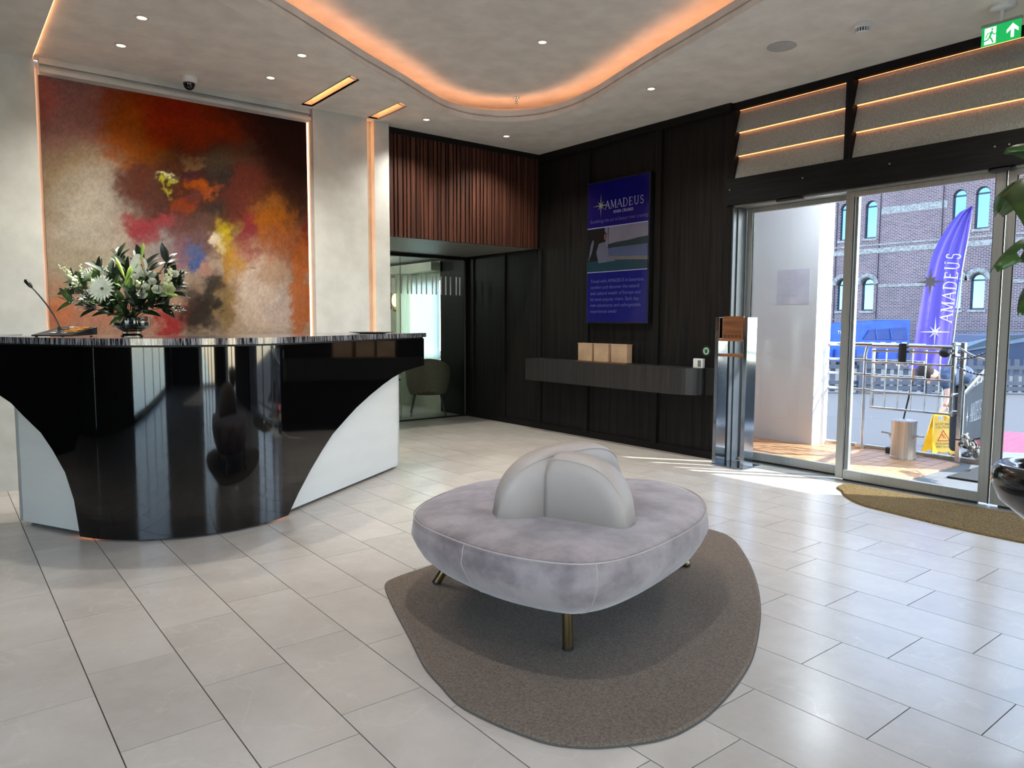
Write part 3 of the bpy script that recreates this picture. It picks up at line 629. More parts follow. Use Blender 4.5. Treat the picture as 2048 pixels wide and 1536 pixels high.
for o, d, nn, s0, s1 in ((B0, BD, nB, -.12, .02), (A0, AD, nA, -.12, .04)):
    a = o+d*s0+nn*.04; b_ = o+d*s1+nn*.04
    MB().tube([(a.x, a.y, .03), (b_.x, b_.y, .03)], .005, 6).build('led_strip', M_led2, desk)
for o, d, nn, SS, ZZ in ((B0, BD, nB, RS, RZ), (A0, AD, nA, LS, LZ)):
    pts = [o+d*(s+.01)+nn*.028 for s in SS]; q = [(p.x, p.y, z+.03) for p, z, s in zip(pts, ZZ, SS) if s > .05 and s < 1.7]
    MB().tube(q, .003, 5).build('led_strip', emitmat('dim_led', (255, 190, 140), 1.6) if o is B0 else bpy.data.materials['dim_led'], desk)

ZD = 1.166
# paging microphone console
mc = thing('microphone_console', 'black desktop paging microphone with sloped keypad and gooseneck on the desk', 'microphone', (.68, 5.40, ZD))
cx0 = Vector((.64, 5.45, 0)); ex = Vector((.78, -.62, 0)).normalized(); ey = Vector((.62, .78, 0)).normalized()
def PP(a, b_, c): return tuple(Vector((.455, 5.26, ZD))+ex*a+ey*b_+Vector((0, 0, c)))
vs = [PP(0, 0, .004), PP(.24, 0, .004), PP(.24+.05, .20, .012), PP(.06, .20, .012), PP(0, 0, .012), PP(.24, 0, .012), PP(.29, .20, .062), PP(.06, .20, .062)]
MB().add(vs, [(0, 3, 2, 1), (4, 5, 6, 7), (0, 1, 5, 4), (1, 2, 6, 5), (2, 3, 7, 6), (3, 0, 4, 7)]).build('keypad_plate', M_dark, mc, bevel=.003)
for a, b_ in ((.02, .02), (.18, .02), (.08, .18), (.26, .18)): MB().cyl(PP(a, b_, 0), PP(a, b_, .006), .008, n=10).build('foot', M_gasket, mc)
M_key = mat('amber_key', (220, 150, 70), .4, emit=(230, 150, 70), estr=.25); M_key2 = mat('grey_key', (120, 120, 120), .4)
for r in range(4):
    for c in range(3):
        a = .09+c*.045+r*.012; b_ = .03+r*.042
        m = M_key if c > 0 and r > 0 else M_key2
        vs = [PP(a, b_, .0135+.25*b_), PP(a+.035, b_, .0135+.25*b_), PP(a+.04, b_+.022, .019+.25*b_), PP(a+.005, b_+.022, .019+.25*b_)]
        vs += [tuple(Vector(v)+Vector((0, 0, .003))) for v in vs]
        MB().add(vs, [(0, 3, 2, 1), (4, 5, 6, 7), (0, 1, 5, 4), (1, 2, 6, 5), (2, 3, 7, 6), (3, 0, 4, 7)]).build('key', m, mc)
g0 = Vector(PP(.12, .09, .04)); gp = [g0+ex*(-.145*t**1.5)*1.12+Vector((0, 0, .265*t)) for t in [i/12 for i in range(13)]]
MB().cyl(gp[0]-Vector((0, 0, .015)), gp[1], .012, .009, n=12).build('collar', M_dark, mc)
MB().tube(gp, .0045, 8).build('gooseneck', M_dark, mc, smooth=True)
dd = (gp[-1]-gp[-2]).normalized(); MB().lathe([(0, 0)], (0, 0, 0), 3) if False else None
MB().tube([gp[-1]-dd*.01, gp[-1], gp[-1]+dd*.012, gp[-1]+dd*.045, gp[-1]+dd*.056], [.005, .009, .0125, .0125, .006], 12).build('microphone_head', M_dark, mc, smooth=True)

# vase with bouquet
VC = Vector((.975, 5.10, ZD))
vz_ = thing('glass_vase', 'low wide clear glass vase on a short foot standing on the desk', 'vase', VC)
M_vg = mat('vase_glass', (225, 238, 235), .02, trans=1, spec=.5)
MB().lathe([(.062, 0), (.064, .006), (.054, .02), (.056, .034), (.075, .042), (.104, .058), (.107, .068), (.107, .118), (.103, .127), (.098, .127), (.101, .118), (.101, .07), (.098, .064), (.07, .048), (0, .044)], VC, 40).build('bowl', M_vg, vz_, smooth=True)
M_water = glassmat('vase_water', (120, 135, 110), .6)
MB().lathe([(0, .05), (.07, .052), (.097, .068), (.0985, .085), (0, .085)], VC, 32).build('water', M_water, vz_, smooth=True)
bq = thing('flower_bouquet', 'round bouquet of white gerbera, roses, lily buds and green foliage in the glass vase', 'flowers', VC+Vector((0, 0, .06)))
CE = VC+Vector((0, 0, .10)); EX, EY, EZ = ex, ey, Vector((0, 0, 1))
SC = .0031   # metres per photographed pixel at the bouquet
def BQ(px, py, dep=0.): return VC+EX*((px-262)*SC)+EZ*((672-py)*SC)-EY*dep
def leafmesh(base, tip, wd, nrm, bend=.15, fold=.15, n=6):
    base, tip, nrm = Vector(base), Vector(tip), Vector(nrm); d = tip-base; L_ = d.length; d.normalize(); s = d.cross(nrm).normalized(); nn = s.cross(d)
    vs = []; fs = []
    for i in range(n+1):
        t = i/n; wv = wd*math.sin(PI*min(1, t*.92+.04))**.8*(1-.25*t); c = base+d*L_*t+nn*(bend*L_*math.sin(PI*t*.6)-bend*L_*.4*t)
        vs += [c-s*wv/2+nn*fold*wv, c, c+s*wv/2+nn*fold*wv]
        if i: k = 3*i; fs += [(k-3, k-2, k+1, k), (k-2, k-1, k+2, k+1)]
    return vs, fs
rnd = random.Random(3)
def foliage(px, py, dep, size, m, n=5, up_=None):
    c = BQ(px, py, dep); out = (c-CE).normalized(); 
    MB().tube([CE, CE+(c-CE)*.5+EZ*.02, c], .0022, 5).build('stem', M_dgreen, bq)
    for i in range(n):
        a = 2*PI*i/n+rnd.random(); o1 = out.orthogonal().normalized(); o2 = out.cross(o1)
        d = (out*(.5+.7*rnd.random())+(o1*math.cos(a)+o2*math.sin(a))*.9).normalized()
        b0 = c-out*size*.6*rnd.random()
        vs, fs = leafmesh(b0, b0+d*size*(.8+.4*rnd.random()), size*.42, -EY*.6+EZ*.8, .1+.1*rnd.random())
        MB().add(vs, fs).build('leaf', m, bq, smooth=2)
for px, py, dep, sz, m in [(235, 505, -.02, .10, M_dgreen), (190, 530, -.02, .08, M_dgreen), (155, 580, .03, .12, M_dgreen), (142, 600, .05, .10, M_green), (150, 562, 0, .09, M_green), (200, 560, .06, .10, M_green), (215, 590, .10, .10, M_green),
      (232, 545, .05, .12, M_dgreen), (262, 530, 0, .13, M_dgreen), (300, 560, .02, .13, M_dgreen), (335, 520, -.03, .11, M_dgreen), (350, 545, -.05, .11, M_dgreen), (330, 600, .05, .12, M_dgreen), (345, 610, .02, .12, M_dgreen),
      (300, 615, .09, .12, M_dgreen), (262, 615, .10, .11, M_green), (230, 622, .07, .12, M_dgreen), (185, 615, .05, .11, M_dgreen), (270, 640, .06, .09, M_dgreen), (245, 600, .10, .1, M_dgreen), (285, 595, .1, .1, M_dgreen), (215, 560, .09, .09, M_green), (250, 570, .09, .09, M_green), (365, 560, -.02, .08, M_dgreen), (315, 575, 0, .12, M_dgreen), (280, 520, -.08, .12, M_dgreen), (180, 590, -.05, .12, M_dgreen), (345, 575, -.08, .13, M_dgreen), (245, 610, .13, .10, M_dgreen), (268, 600, .13, .10, M_green), (290, 612, .12, .10, M_dgreen), (225, 605, .11, .10, M_green), (262, 628, .12, .09, M_green), (310, 600, .1, .1, M_dgreen), (275, 575, .08, .1, M_green), (205, 600, .08, .1, M_green), (180, 570, .06, .09, M_green), (325, 590, .05, .12, M_green), (255, 545, -.02, .13, M_dgreen), (290, 540, -.06, .13, M_dgreen)]:
    foliage(px, py, dep, sz, m, 6)
# gerbera
gc = BQ(237, 578, .17); gd = (-EY+EZ*.25-EX*.1).normalized(); o1 = gd.orthogonal().normalized(); o2 = gd.cross(o1)
mb = MB()
for ringn, (q, ro, ln) in enumerate([(20, 0, .078), (20, .16, .066), (14, .1, .04)]):
    for i in range(q):
        a = 2*PI*i/q+ro; d = (o1*math.cos(a)+o2*math.sin(a))+gd*(.12+.12*ringn); s0 = gc+d*.010
        vs, fs = leafmesh(s0, s0+d.normalized()*ln*(.92+.16*rnd.random()), .017, gd, .05, .1, 4); mb.add(vs, fs)
mb.build('gerbera', M_petal, bq, smooth=2)
MB().sphere(gc+gd*.006, .009, 12, 8).build('gerbera_centre', mat('gerbera_eye', (60, 62, 30), .8, rgb2=(150, 150, 90), scale=(300, 300, 300)), bq, smooth=True)
def rose(px, py, dep, R, m, name='rose'):
    c = BQ(px, py, dep); d = (c-CE).normalized()*.7-EY*.7; d.normalize(); o1 = d.orthogonal().normalized(); o2 = d.cross(o1); mb = MB()
    for lv, (q, r, h) in enumerate([(3, .25, .55), (4, .5, .5), (5, .78, .38), (6, 1., .2)]):
        for i in range(q):
            a0 = 2*PI*(i+lv*.37)/q; vs = []; fs = []
            for u in range(6):
                a = a0+(u/5-.5)*2*PI/q*1.45; 
                for v in range(4):
                    t = v/3; rr = R*r*(.35+.75*math.sin(t*PI*.5))*(1+.08*math.sin(u*2.+lv)); hh = R*(-.5+(h+.45)*t**.8*(1-.25*abs(u/5-.5)**2*4))
                    vs.append(c+(o1*math.cos(a)+o2*math.sin(a))*rr+d*hh)
            for u in range(5):
                for v in range(3): fs.append((u*4+v, u*4+v+1, u*4+v+5, u*4+v+4))
            mb.add(vs, fs)
    mb.build(name, m, bq, smooth=2)
    MB().tube([CE, c-d*R*.5], .0022, 5).build('stem', M_green, bq)
for a in [(190, 548, .08, .045, M_petal), (228, 592, .14, .034, M_cream), (351, 576, .07, .034, M_cream), (332, 578, .10, .028, M_petal), (306, 588, .12, .027, M_petal), (303, 547, .08, .024, M_petal), (318, 548, .07, .025, M_petal), (322, 562, .09, .023, M_petal), (290, 553, .10, .022, M_petal), (310, 573, .10, .022, M_petal), (353, 545, .0, .024, M_petal), (252, 590, .12, .024, M_petal)]: rose(*a)
# anthurium spathe, lily buds, snapdragon spikes
c = BQ(302, 532, .06)
vs, fs = leafmesh(c-EX*.02-EZ*.05, c+EZ*.075-EX*.035, .11, -EY+EX*.3, .1, .2, 8); MB().add(vs, fs).build('anthurium', M_petal, bq, smooth=2)
MB().tube([c-EZ*.03-EY*.01, c+EZ*.02-EY*.025, c+EZ*.055-EX*.012-EY*.03], [.004, .005, .002], 8).build('spadix', mat('spadix_orange', (222, 160, 90), .6), bq, smooth=True)
for p0, p1 in [((268, 560), (247, 514)), ((272, 560), (292, 526)), ((266, 562), (279, 530)), ((300, 520), (304, 486)), ((262, 575), (275, 555)), ((345, 585), (368, 590))]:
    a, b_ = BQ(*p0, .08), BQ(*p1, .07); MB().tube([a+(b_-a)*t for t in (0, .15, .5, .75, .93, 1)], [.003, .005, .010, .011, .006, .001], 8).build('lily_bud', M_lime, bq, smooth=True)
mb = MB()
for (a, b_, q) in [((130, 530), (172, 572), 34), ((172, 530), (180, 560), 14), ((352, 536), (345, 565), 26), ((280, 590), (292, 560), 16)]:
    for i in range(q):
        t = i/q; px = a[0]+(b_[0]-a[0])*t; py = a[1]+(b_[1]-a[1])*t; r = .004+.007*t
        p = BQ(px, py, .05)+Vector((rnd.uniform(-1, 1), rnd.uniform(-1, 1), rnd.uniform(-1, 1)))*(.006+.022*t)
        mb.sphere(p, r*1.3, 6, 4)
mb.build('snapdragon', M_cream, bq, smooth=2, kind='stuff')
mb = MB(); mg = MB()
for (x_, y_, sp, q) in [(170, 605, 16, 90), (185, 590, 12, 40), (162, 575, 10, 30), (365, 612, 11, 18), (225, 540, 12, 20)]:
    c0 = BQ(x_, y_, .06)
    for i in range(q):
        p = c0+EX*rnd.gauss(0, sp*SC*.5)+EZ*rnd.gauss(0, sp*SC*.45)+EY*rnd.gauss(0, .02); mb.sphere(p, .0035, 5, 3)
        if i % 3 == 0: mg.tube([p, c0+(CE-c0)*.25], .0006, 3)
mb.build('gypsophila', M_petal, bq, kind='stuff'); mg.build('twigs', M_dgreen, bq, kind='stuff')
mb = MB()
for i in range(26):
    a = i*2.4; r = .012+.03*(i % 5)/5; mb.tube([VC+Vector((r*2.2*math.cos(a), r*2.2*math.sin(a), .052)), CE+Vector((r*math.cos(a+.6), r*math.sin(a+.6), .02))], .0025, 5)
mb.build('stems', M_dgreen, bq)
# thin tray at the right end of the desk
ty = thing('round_tray', 'thin dark round tray lying at the right end of the desk', 'tray', (2.85, 5.62, ZD))
TC = Vector((2.92, 5.62, ZD)); MB().lathe([(0, 0), (.1, 0), (.19, .010), (.195, .013), (.19, .014), (.1, .004), (0, .004)], TC, 40).build('dish', mat('smoked_glass_dish', (60, 62, 62), .1, spec=.8), ty, smooth=True)

# ------------------------------------------------------------------ island bench
seamv = [(1.57, 2.62), (1.68, 2.82), (1.90, 2.98), (2.2, 3.09), (2.47, 3.04), (2.72, 2.85), (2.93, 2.64), (3.0, 2.48), (2.95, 2.27), (2.78, 2.06), (2.52, 1.90), (2.18, 1.80), (1.92, 1.765), (1.77, 1.80), (1.67, 1.90), (1.59, 2.08), (1.555, 2.32)]
seam = smoothclosed(seamv, 5); NS = len(seam)
cen = Vector((sum(p[0] for p in seam)/NS, sum(p[1] for p in seam)/NS))
def sc_(k, z): return [((p[0]-cen.x)*k+cen.x, (p[1]-cen.y)*k+cen.y, z) for p in seam]
def ins(d, z): return [(p[0], p[1], z) for p in offset(seam, d)]
bench = thing('island_bench', 'low mauve grey suede island bench with rounded triangular seat on brass legs', 'bench', (2.2, 2.4, .012))
loops = [ins(-.32, .160), ins(-.22, .162), ins(-.15, .175), ins(-.085, .205), ins(-.035, .25), ins(-.004, .30), ins(.014, .34), ins(.006, .395), ins(-.004, .419), ins(-.03, .432), ins(-.09, .442), ins(-.2, .449), sc_(.5, .452), sc_(.2, .453), sc_(.0, .453)]
vs = [v for l in loops for v in l]
fs = [(i*NS+k, i*NS+(k+1) % NS, (i+1)*NS+(k+1) % NS, (i+1)*NS+k) for i in range(len(loops)-1) for k in range(NS)]+[tuple(range(NS-1, -1, -1))]
o = MB().add(vs, fs).build('seat', M_suede, bench, smooth=2)
MB().tube([(p[0], p[1], .418) for p in offset(seam, .003)], .0028, 6, closed=True).build('piping', M_seam, bench, smooth=True)
sm_pts = offset(seam, .0)
for tgt in ((1.80, 1.79), (1.555, 2.25), (2.97, 2.3)):
    i = min(range(NS), key=lambda k: (seam[k][0]-tgt[0])**2+(seam[k][1]-tgt[1])**2)
    MB().tube([loops[j][i] for j in (8, 7, 6, 5, 4, 3, 2, 1)], .0022, 6).build('vertical_seam', M_seam, bench, smooth=True)
for fx, fy, dx, dy in [(1.85, 1.99, -.005, .0), (1.83, 2.90, .075, -.07), (2.99, 2.32, -.10, .06), (2.55, 2.95, -.03, -.06)]:
    a = Vector((fx, fy, .0145)); b_ = Vector((fx+dx, fy+dy, .19))
    lg = MB().cyl(a+(b_-a)*.05, b_, .021, .021, n=20).build('leg', M_brass, bench, smooth=True)
    MB().cyl(a, a+(b_-a)*.06, .0215, n=20).build('foot_cap', M_gasket, lg)
def slab(path, hts, th_, name, ends=(1, 1)):
    n1 = len(path); ns = normals(path); vs = []; K = 16
    for i, (p, h, nn) in enumerate(zip(path, hts, ns)):
        t = th_[i] if isinstance(th_, list) else th_
        z0 = .435
        for k in range(K):     # cross-section: upright with a rounded top
            a = PI*k/(K-1); cx = math.cos(a); sz = math.sin(a)
            zz = z0+max(.005, h-t*.55)+ (t*.55)*sz if 0 < k < K-1 else z0
            xx = t/2*(abs(cx)**.6*(1 if cx > 0 else -1)); 
            if h < t*.55: zz = z0+h*sz if 0 < k < K-1 else z0
            vs.append((p.x+nn.x*xx, p.y+nn.y*xx, zz))
    fs = [(i*K+k, i*K+(k+1) % K, (i+1)*K+(k+1) % K, (i+1)*K+k) for i in range(n1-1) for k in range(K)]+[tuple(range(K)), tuple(range(n1*K-1, (n1-1)*K-1, -1))]
    o = MB().add(vs, fs).build(name, M_cush, bench, smooth=2)
    return o
def curve_path(pts, n):
    P_ = [Vector(p) for p in pts]; P_ = [P_[0]*2-P_[1]]+P_+[P_[-1]*2-P_[-2]]; out = []
    m = len(P_)-3
    for i in range(n+1):
        u = i/n*m; j = min(int(u), m-1); t = u-j; p0, p1, p2, p3 = P_[j:j+4]
        out.append(.5*((2*p1)+(p2-p0)*t+(2*p0-5*p1+4*p2-p3)*t*t+(-p0+3*p1-3*p2+p3)*t**3))
    return out
pa = curve_path([(1.82, 2.425), (1.98, 2.36), (2.17, 2.34), (2.36, 2.37), (2.53, 2.42)], 36)
ta = [i/36 for i in range(37)]
ha = [.300*max(0.0, 1-abs((t-.50)/.5)**2.5)**.43 for t in ta]
tha = [.165*max(.22, 1-abs((t-.5)/.5)**9)**.5 for t in ta]
slab(pa, ha, tha, 'back_cushion')
pb = curve_path([(2.045, 2.30), (2.095, 2.18), (2.14, 2.06), (2.175, 1.965)], 28)
tb = [i/28 for i in range(29)]
hb = [.285*max(0., 1-max(0, (t-.12)/.88)**2.5)**.45*(1-.14*max(0, 1-t/.1)**2) for t in tb]
thb = [.16*max(.22, 1-max(0, (t-.3)/.7)**9)**.5 for t in tb]
slab(pb, hb, thb, 'back_cushion')
# seams over the ends of the two cushions
for path, hts, ths in ((pa, ha, tha), (pb, hb, thb)):
    nn = normals(path); q = []
    for p, h, t, n_ in zip(path, hts, ths, nn):
        if h > .02: q.append((p.x-n_.x*t*.40, p.y-n_.y*t*.40, .435+h-.022*min(1, h/.1)))
    MB().tube(q, .0014, 5).build('stitch', M_seam, bench)

rugv = [(1.645, 3.06), (1.70, 3.095), (1.85, 3.13), (2.2, 3.17), (2.8, 3.12), (3.3, 2.97), (3.6, 2.78), (3.655, 2.65), (3.61, 2.48), (3.39, 2.24), (3.13, 2.01), (2.86, 1.81), (2.62, 1.66), (2.36, 1.52), (2.15, 1.44), (1.97, 1.39), (1.85, 1.37), (1.71, 1.37), (1.59, 1.41), (1.47, 1.48), (1.39, 1.57), (1.35, 1.67), (1.32, 1.78), (1.3, 1.92), (1.32, 2.06), (1.35, 2.22), (1.43, 2.46), (1.51, 2.71), (1.59, 2.94)]
rg = smoothclosed(rugv, 4)
def ruglike(name, pts, h, m, lb, bind=None):
    nP = len(pts); L_ = [[(p[0], p[1], 0.0) for p in pts], [(p[0], p[1], h*.55) for p in pts], [(p[0], p[1], h) for p in offset(pts, -.008)]]
    # dense even grid so the pile shading stays flat
    t = thing(name, lb, 'rug', (pts[0][0], pts[0][1], 0))
    vs = [v for l in L_ for v in l]; fs = [(i*nP+k, i*nP+(k+1) % nP, (i+1)*nP+(k+1) % nP, (i+1)*nP+k) for i in range(2) for k in range(nP)]+[tuple(range(2*nP, 3*nP))]
    MB().add(vs, fs).build('pile', m, t)
    MB().tube([(p[0], p[1], .003) for p in pts], .003, 5, closed=True).build('binding', bind or m, t)
ruglike('area_rug', rg, .014, M_rug, 'taupe short pile rug of rounded teardrop shape under the island bench', mat('rug_binding', (80, 76, 72), .9))
mtv = [(5.30, 2.70), (5.40, 2.79), (5.56, 2.815), (5.585, 2.7), (5.585, 1.8), (5.585, .9), (5.5, .75), (5.2, .8), (4.98, 1.05), (4.89, 1.4), (4.91, 1.82), (4.97, 2.2), (5.02, 2.42), (5.16, 2.6)]
ruglike('door_mat', smoothclosed(mtv, 4), .012, M_mat, 'brown rounded entrance mat on the tiles at the sliding glass doors')

# ------------------------------------------------------------------ wall shelf, screen, bags, signs
sh = thing('wall_shelf', 'long floating dark wood shelf with rounded right end on the black wall', 'shelf', (XW, 5.3, .55))
pts = [(XW, 6.58), (5.40, 6.58), (5.385, 6.565), (5.385, 4.52)]+[(5.385+.16*(1-math.cos(a))+.0, 4.52-.33*math.sin(a)) for a in [PI/2*i/10 for i in range(1, 11)]]+[(XW, 4.19)]
MB().prism(pts, .60, .848).build('fascia_box', mat('charcoal_laminate', (46, 44, 45), .4, spec=.3, rgb2=(34, 32, 32), scale=(40, 40, 1.5)), sh)
B(5.60, XW, 4.10, 4.19, .60, .848).build('end_block', M_void, sh)
M_kraft = mat('kraft_leather', (168, 140, 112), .65, rgb2=(150, 124, 98), scale=(8, 8, 8))
for (y0, y1, lb) in [(5.55, 5.76, 'leftmost of the three tan card boxes on the dark wall shelf'), (5.31, 5.52, 'middle one of the three tan card boxes on the dark wall shelf'), (5.05, 5.27, 'rightmost of the three tan card boxes on the dark wall shelf')]:
    t = thing('card_box', lb, 'box', (5.5, (y0+y1)/2, .848), 'tan boxes on the wall shelf')
    MB().bb(5.46, 5.54, y0, y1, .856, 1.045).build('box_body', M_kraft, t, bevel=.004)
    MB().bb(5.435, 5.565, y0-.015, y1+.015, .848, .856).build('base_plate', M_copper, t)
    MB().bb(5.458, 5.542, y0-.001, y1+.001, 1.035, 1.046).build('lid', M_kraft, t)
scn = thing('wall_screen', 'tall blue advertising display with a river picture hung on the black wall', 'screen', (5.6, 5.31, 2))
SY0, SY1, SZ0, SZ1 = 4.885, 5.735, 1.27, 2.73
B(5.565, 5.63, SY0-.012, SY1+.012, SZ0-.012, SZ1+.012).build('housing', M_dark, scn, bevel=.003)
def em(name, c, s=.55):
    m = mat(name, c, .25, emit=c, estr=s, spec=.5); return m
M_sb = em('screen_blue', (13, 13, 84), .08); M_sb.node_tree.nodes['Principled BSDF'].inputs['Roughness'].default_value = .1
B(5.562, 5.565, SY0, SY1, SZ0, SZ1).build('display_panel', M_sb, scn)
XS = 5.5615; UY = (0, -1, 0); UZ = (0, 0, 1)
def SP(u, v): return Vector((XS, SY1-(SY1-SY0)*u, SZ1-(SZ1-SZ0)*v))
def patch(poly, m, name, k=0):
    vs = [SP(u, v)-Vector((.0006*k, 0, 0)) for u, v in poly]; me = bpy.data.meshes.new(name); me.from_pydata(vs, [], [tuple(range(len(vs)))]); me.materials.append(m); link(name, me, scn)
patch([(0, .325), (1, .325), (1, .635), (0, .635)], em('screen_cabin', (12, 14, 17), .3), 'picture_ground', 0)
patch([(.36, .325), (1, .325), (1, .47), (.36, .47)], em('screen_sky', (90, 87, 102), .12), 'picture_sky', 1)
patch([(.36, .445), (.5, .435), (.7, .43), (.85, .42), (1, .415), (1, .468), (.36, .475)], em('screen_hills', (18, 34, 40), .12), 'picture_hills', 2)
patch([(.36, .472), (1, .466), (1, .56), (.36, .535)], em('screen_lake', (54, 62, 90), .12), 'picture_lake', 3)
patch([(.36, .53), (1, .55), (1, .575), (.4, .555)], em('screen_deck', (78, 73, 76), .12), 'picture_deck', 4)
patch([(.0, .56), (.36, .555), (1, .575), (1, .635), (0, .635)], em('screen_pool', (18, 42, 54), .12), 'picture_pool', 5)
patch([(.30, .325), (.355, .325), (.36, .56), (.325, .56)], em('screen_curtain', (85, 87, 101), .12), 'picture_curtain', 6)
patch([(.24, .36), (.30, .355), (.34, .37), (.335, .40), (.32, .425), (.27, .43), (.22, .42)], em('screen_hair', (10, 9, 10), .3), 'picture_hair', 6)
patch([(.29, .372), (.33, .37), (.34, .39), (.325, .41), (.295, .415)], em('screen_face', (85, 62, 59), .12), 'picture_face', 7)
patch([(.2, .435), (.3, .425), (.36, .47), (.38, .54), (.5, .565), (.2, .575), (.16, .5)], em('screen_shirt', (71, 74, 90), .12), 'picture_shirt', 7)
patch([(.06, .44), (.1, .40), (.12, .42), (.08, .5), (.02, .56)], em('screen_glint', (70, 73, 82), .12), 'picture_glint', 7)
M_sw = em('screen_white', (126, 126, 158), .18); M_sg = em('screen_gold', (112, 112, 90), .15); M_st = em('screen_text', (72, 74, 122), .12)
patch([(0, .318), (1, .318), (1, .3245), (0, .3245)], M_sw, 'picture_border', 7); patch([(0, .636), (1, .636), (1, .641), (0, .641)], M_sw, 'picture_border', 7)
serif('AMADEUS', .082, SP(.30, .195), UY, UZ, M_sw, parent=scn, gap=.16, sx=.98)
star(SP(.225, .165), .125, UY, UZ, M_sg, scn)
text('RIVER CRUISES', .042, SP(.44, .232), UY, UZ, M_sw, parent=scn)
text('Redefining the art of luxury river cruising', .052, SP(.03, .285), UY, UZ, M_st, parent=scn, shear=.5, sx=.94)
text('Travel with AMADEUS in luxurious\ncomfort and discover the natural\nand cultural wealth of Europe and\nits most popular rivers. Each day,\nnew adventures and unforgettable\nexperiences await!', .052, SP(.06, .715), UY, UZ, M_st, parent=scn, sx=1.0, space=1.22)
text('Passau', .03, SP(.82, .62), UY, UZ, M_sw, parent=scn, shear=.3)
st = thing('round_sticker', 'round dark sticker with a green paw emblem on the black wall above the socket', 'sticker', (XW, 4.22, 1.0))
MB().cyl((5.636, 4.215, 1.005), (5.6395, 4.215, 1.005), .052, n=28).build('disc', M_dark, st)
MB().cyl((5.633, 4.215, 1.005), (5.636, 4.215, 1.005), .034, n=28).build('emblem', mat('pale_green_print', (150, 196, 160), .5), st)
mb = MB(); mb.cyl((5.6315, 4.215, .998), (5.633, 4.215, .998), .014, n=14)
for a in (-40, 0, 40): mb.cyl((5.6315, 4.215+.02*math.sin(math.radians(a)), .998+.021*math.cos(math.radians(a))), (5.633, 4.215+.02*math.sin(math.radians(a)), .998+.021*math.cos(math.radians(a))), .006, n=10)
mb.build('paw_print', mat('dark_green_print', (22, 60, 40), .5), st)
cb = thing('card_holder', 'small white box with a printed label on the right end of the wall shelf', 'box', (5.58, 4.27, .848))
MB().bb(5.56, 5.60, 4.20, 4.305, .848, .935).build('case', M_white, cb, bevel=.004)
MB().bb(5.558, 5.56, 4.215, 4.25, .86, .92).build('slots', mat('grey_print', (110, 112, 114), .5), cb)

# ------------------------------------------------------------------ steel stand by the door
ks = thing('steel_stand', 'tall mirror polished steel stand with copper sign plate beside the sliding door', 'stand', (5.5, 3.8, 0))
for y in (3.945, 3.655):
    MB().bb(5.42, 5.57, y-.012, y+.012, .012, 1.315).bb(5.42, 5.435, y-.018, y+.018, .012, 1.315).build('side_plate', M_steel, ks, bevel=.002)
B(5.40, 5.70, 3.64, 3.96, 0, .012).build('base_plate', M_steel, ks)
B(5.44, 5.56, 3.667, 3.933, .972, .998).build('shelf', M_copper, ks, bevel=.003)
B(5.42, 5.56, 3.667, 3.933, 1.108, 1.128).build('shelf', M_copper, ks, bevel=.003)
B(5.455, 5.463, 3.70, 3.915, 1.12, 1.325).build('sign_plate', M_copper, ks)
B(5.50, 5.53, 3.667, 3.933, 1.13, 1.315).build('back_plate', M_header, ks)
M_eng = mat('engraving_brown', (84, 52, 36), .5)
serif('AMADEUS', .021, (5.4545, 3.893, 1.252), UY, UZ, M_eng, parent=ks, sx=1.0)
for z in (1.190, 1.180): B(5.4545, 5.455, 3.72, 3.90, z, z+.003).build('text_line', M_eng, ks)
mb = MB()
for i in range(5):
    y = 3.885-.038*i; c0 = (5.4542, y, 1.152)
    mb.add([(5.4542, y+.015*math.cos(a), 1.152+.013*math.sin(a)) for a in [PI*2*k/6 for k in range(6)]], [tuple(range(6))])
mb.build('pictograms', M_eng, ks)

# ------------------------------------------------------------------ ceiling fittings
spots = [(1.14, 5.28, 3.2, 'ceiling downlight nearest the camera above the desk, left pair'), (1.13, 5.89, 3.2, 'ceiling downlight near the mural top, left pair'), (2.20, 5.27, 3.2, 'ceiling downlight beside the cove ring, right pair over the desk'), (2.20, 5.90, 3.2, 'ceiling downlight near the mural corner, right pair over the desk'),
         (3.80, 6.15, 3.2, 'ceiling downlight before the left part of the walnut slats'), (4.78, 6.16, 3.2, 'ceiling downlight before the right part of the walnut slats'), (4.76, 4.18, 3.2, 'ceiling downlight right of the cove ring before the black wall'), (3.70, 4.33, 3.37, 'single downlight inside the glowing ceiling cove'),
         (1.6, 2.2, 3.37, 'downlight in the cove ceiling above the island bench, out of view'), (.2, 2.6, 3.37, 'downlight at the left side of the cove ceiling, out of view'), (4.76, 1.6, 3.2, 'ceiling downlight before the meeting door leaves, out of view'), (-1.8, 4.6, 3.2, 'ceiling downlight in the far left corner by the plain wall'), (-1.8, 1.5, 3.2, 'ceiling downlight by the left glazing, out of view')]
for x, y, z, lb in spots:
    t = thing('ceiling_downlight', lb or 'recessed ceiling downlight behind the camera', 'ceiling light', (x, y, z), 'recessed downlights' if lb is None else None)
    MB().lathe([(.028, -.001), (.042, -.001), (.044, -.004), (.040, -.006), (.030, -.005), (.028, .0)], (x, y, z), 28).build('trim_ring', M_white, t, smooth=True)
    MB().cyl((x, y, z-.0025), (x, y, z-.0015), .029, n=24).build('lamp', M_spot, t)
    ld = bpy.data.lights.new('spot', 'SPOT'); ld.energy = 85; ld.color = (1, .94, .86); ld.spot_size = math.radians(125); ld.spot_blend = 1.0; ld.shadow_soft_size = .03
    lo = bpy.data.objects.new('spot_light', ld); C.objects.link(lo); lo.parent = t; lo.location = (0, 0, -.02)
    if lb and 'cove ring, right pair' in lb: pass
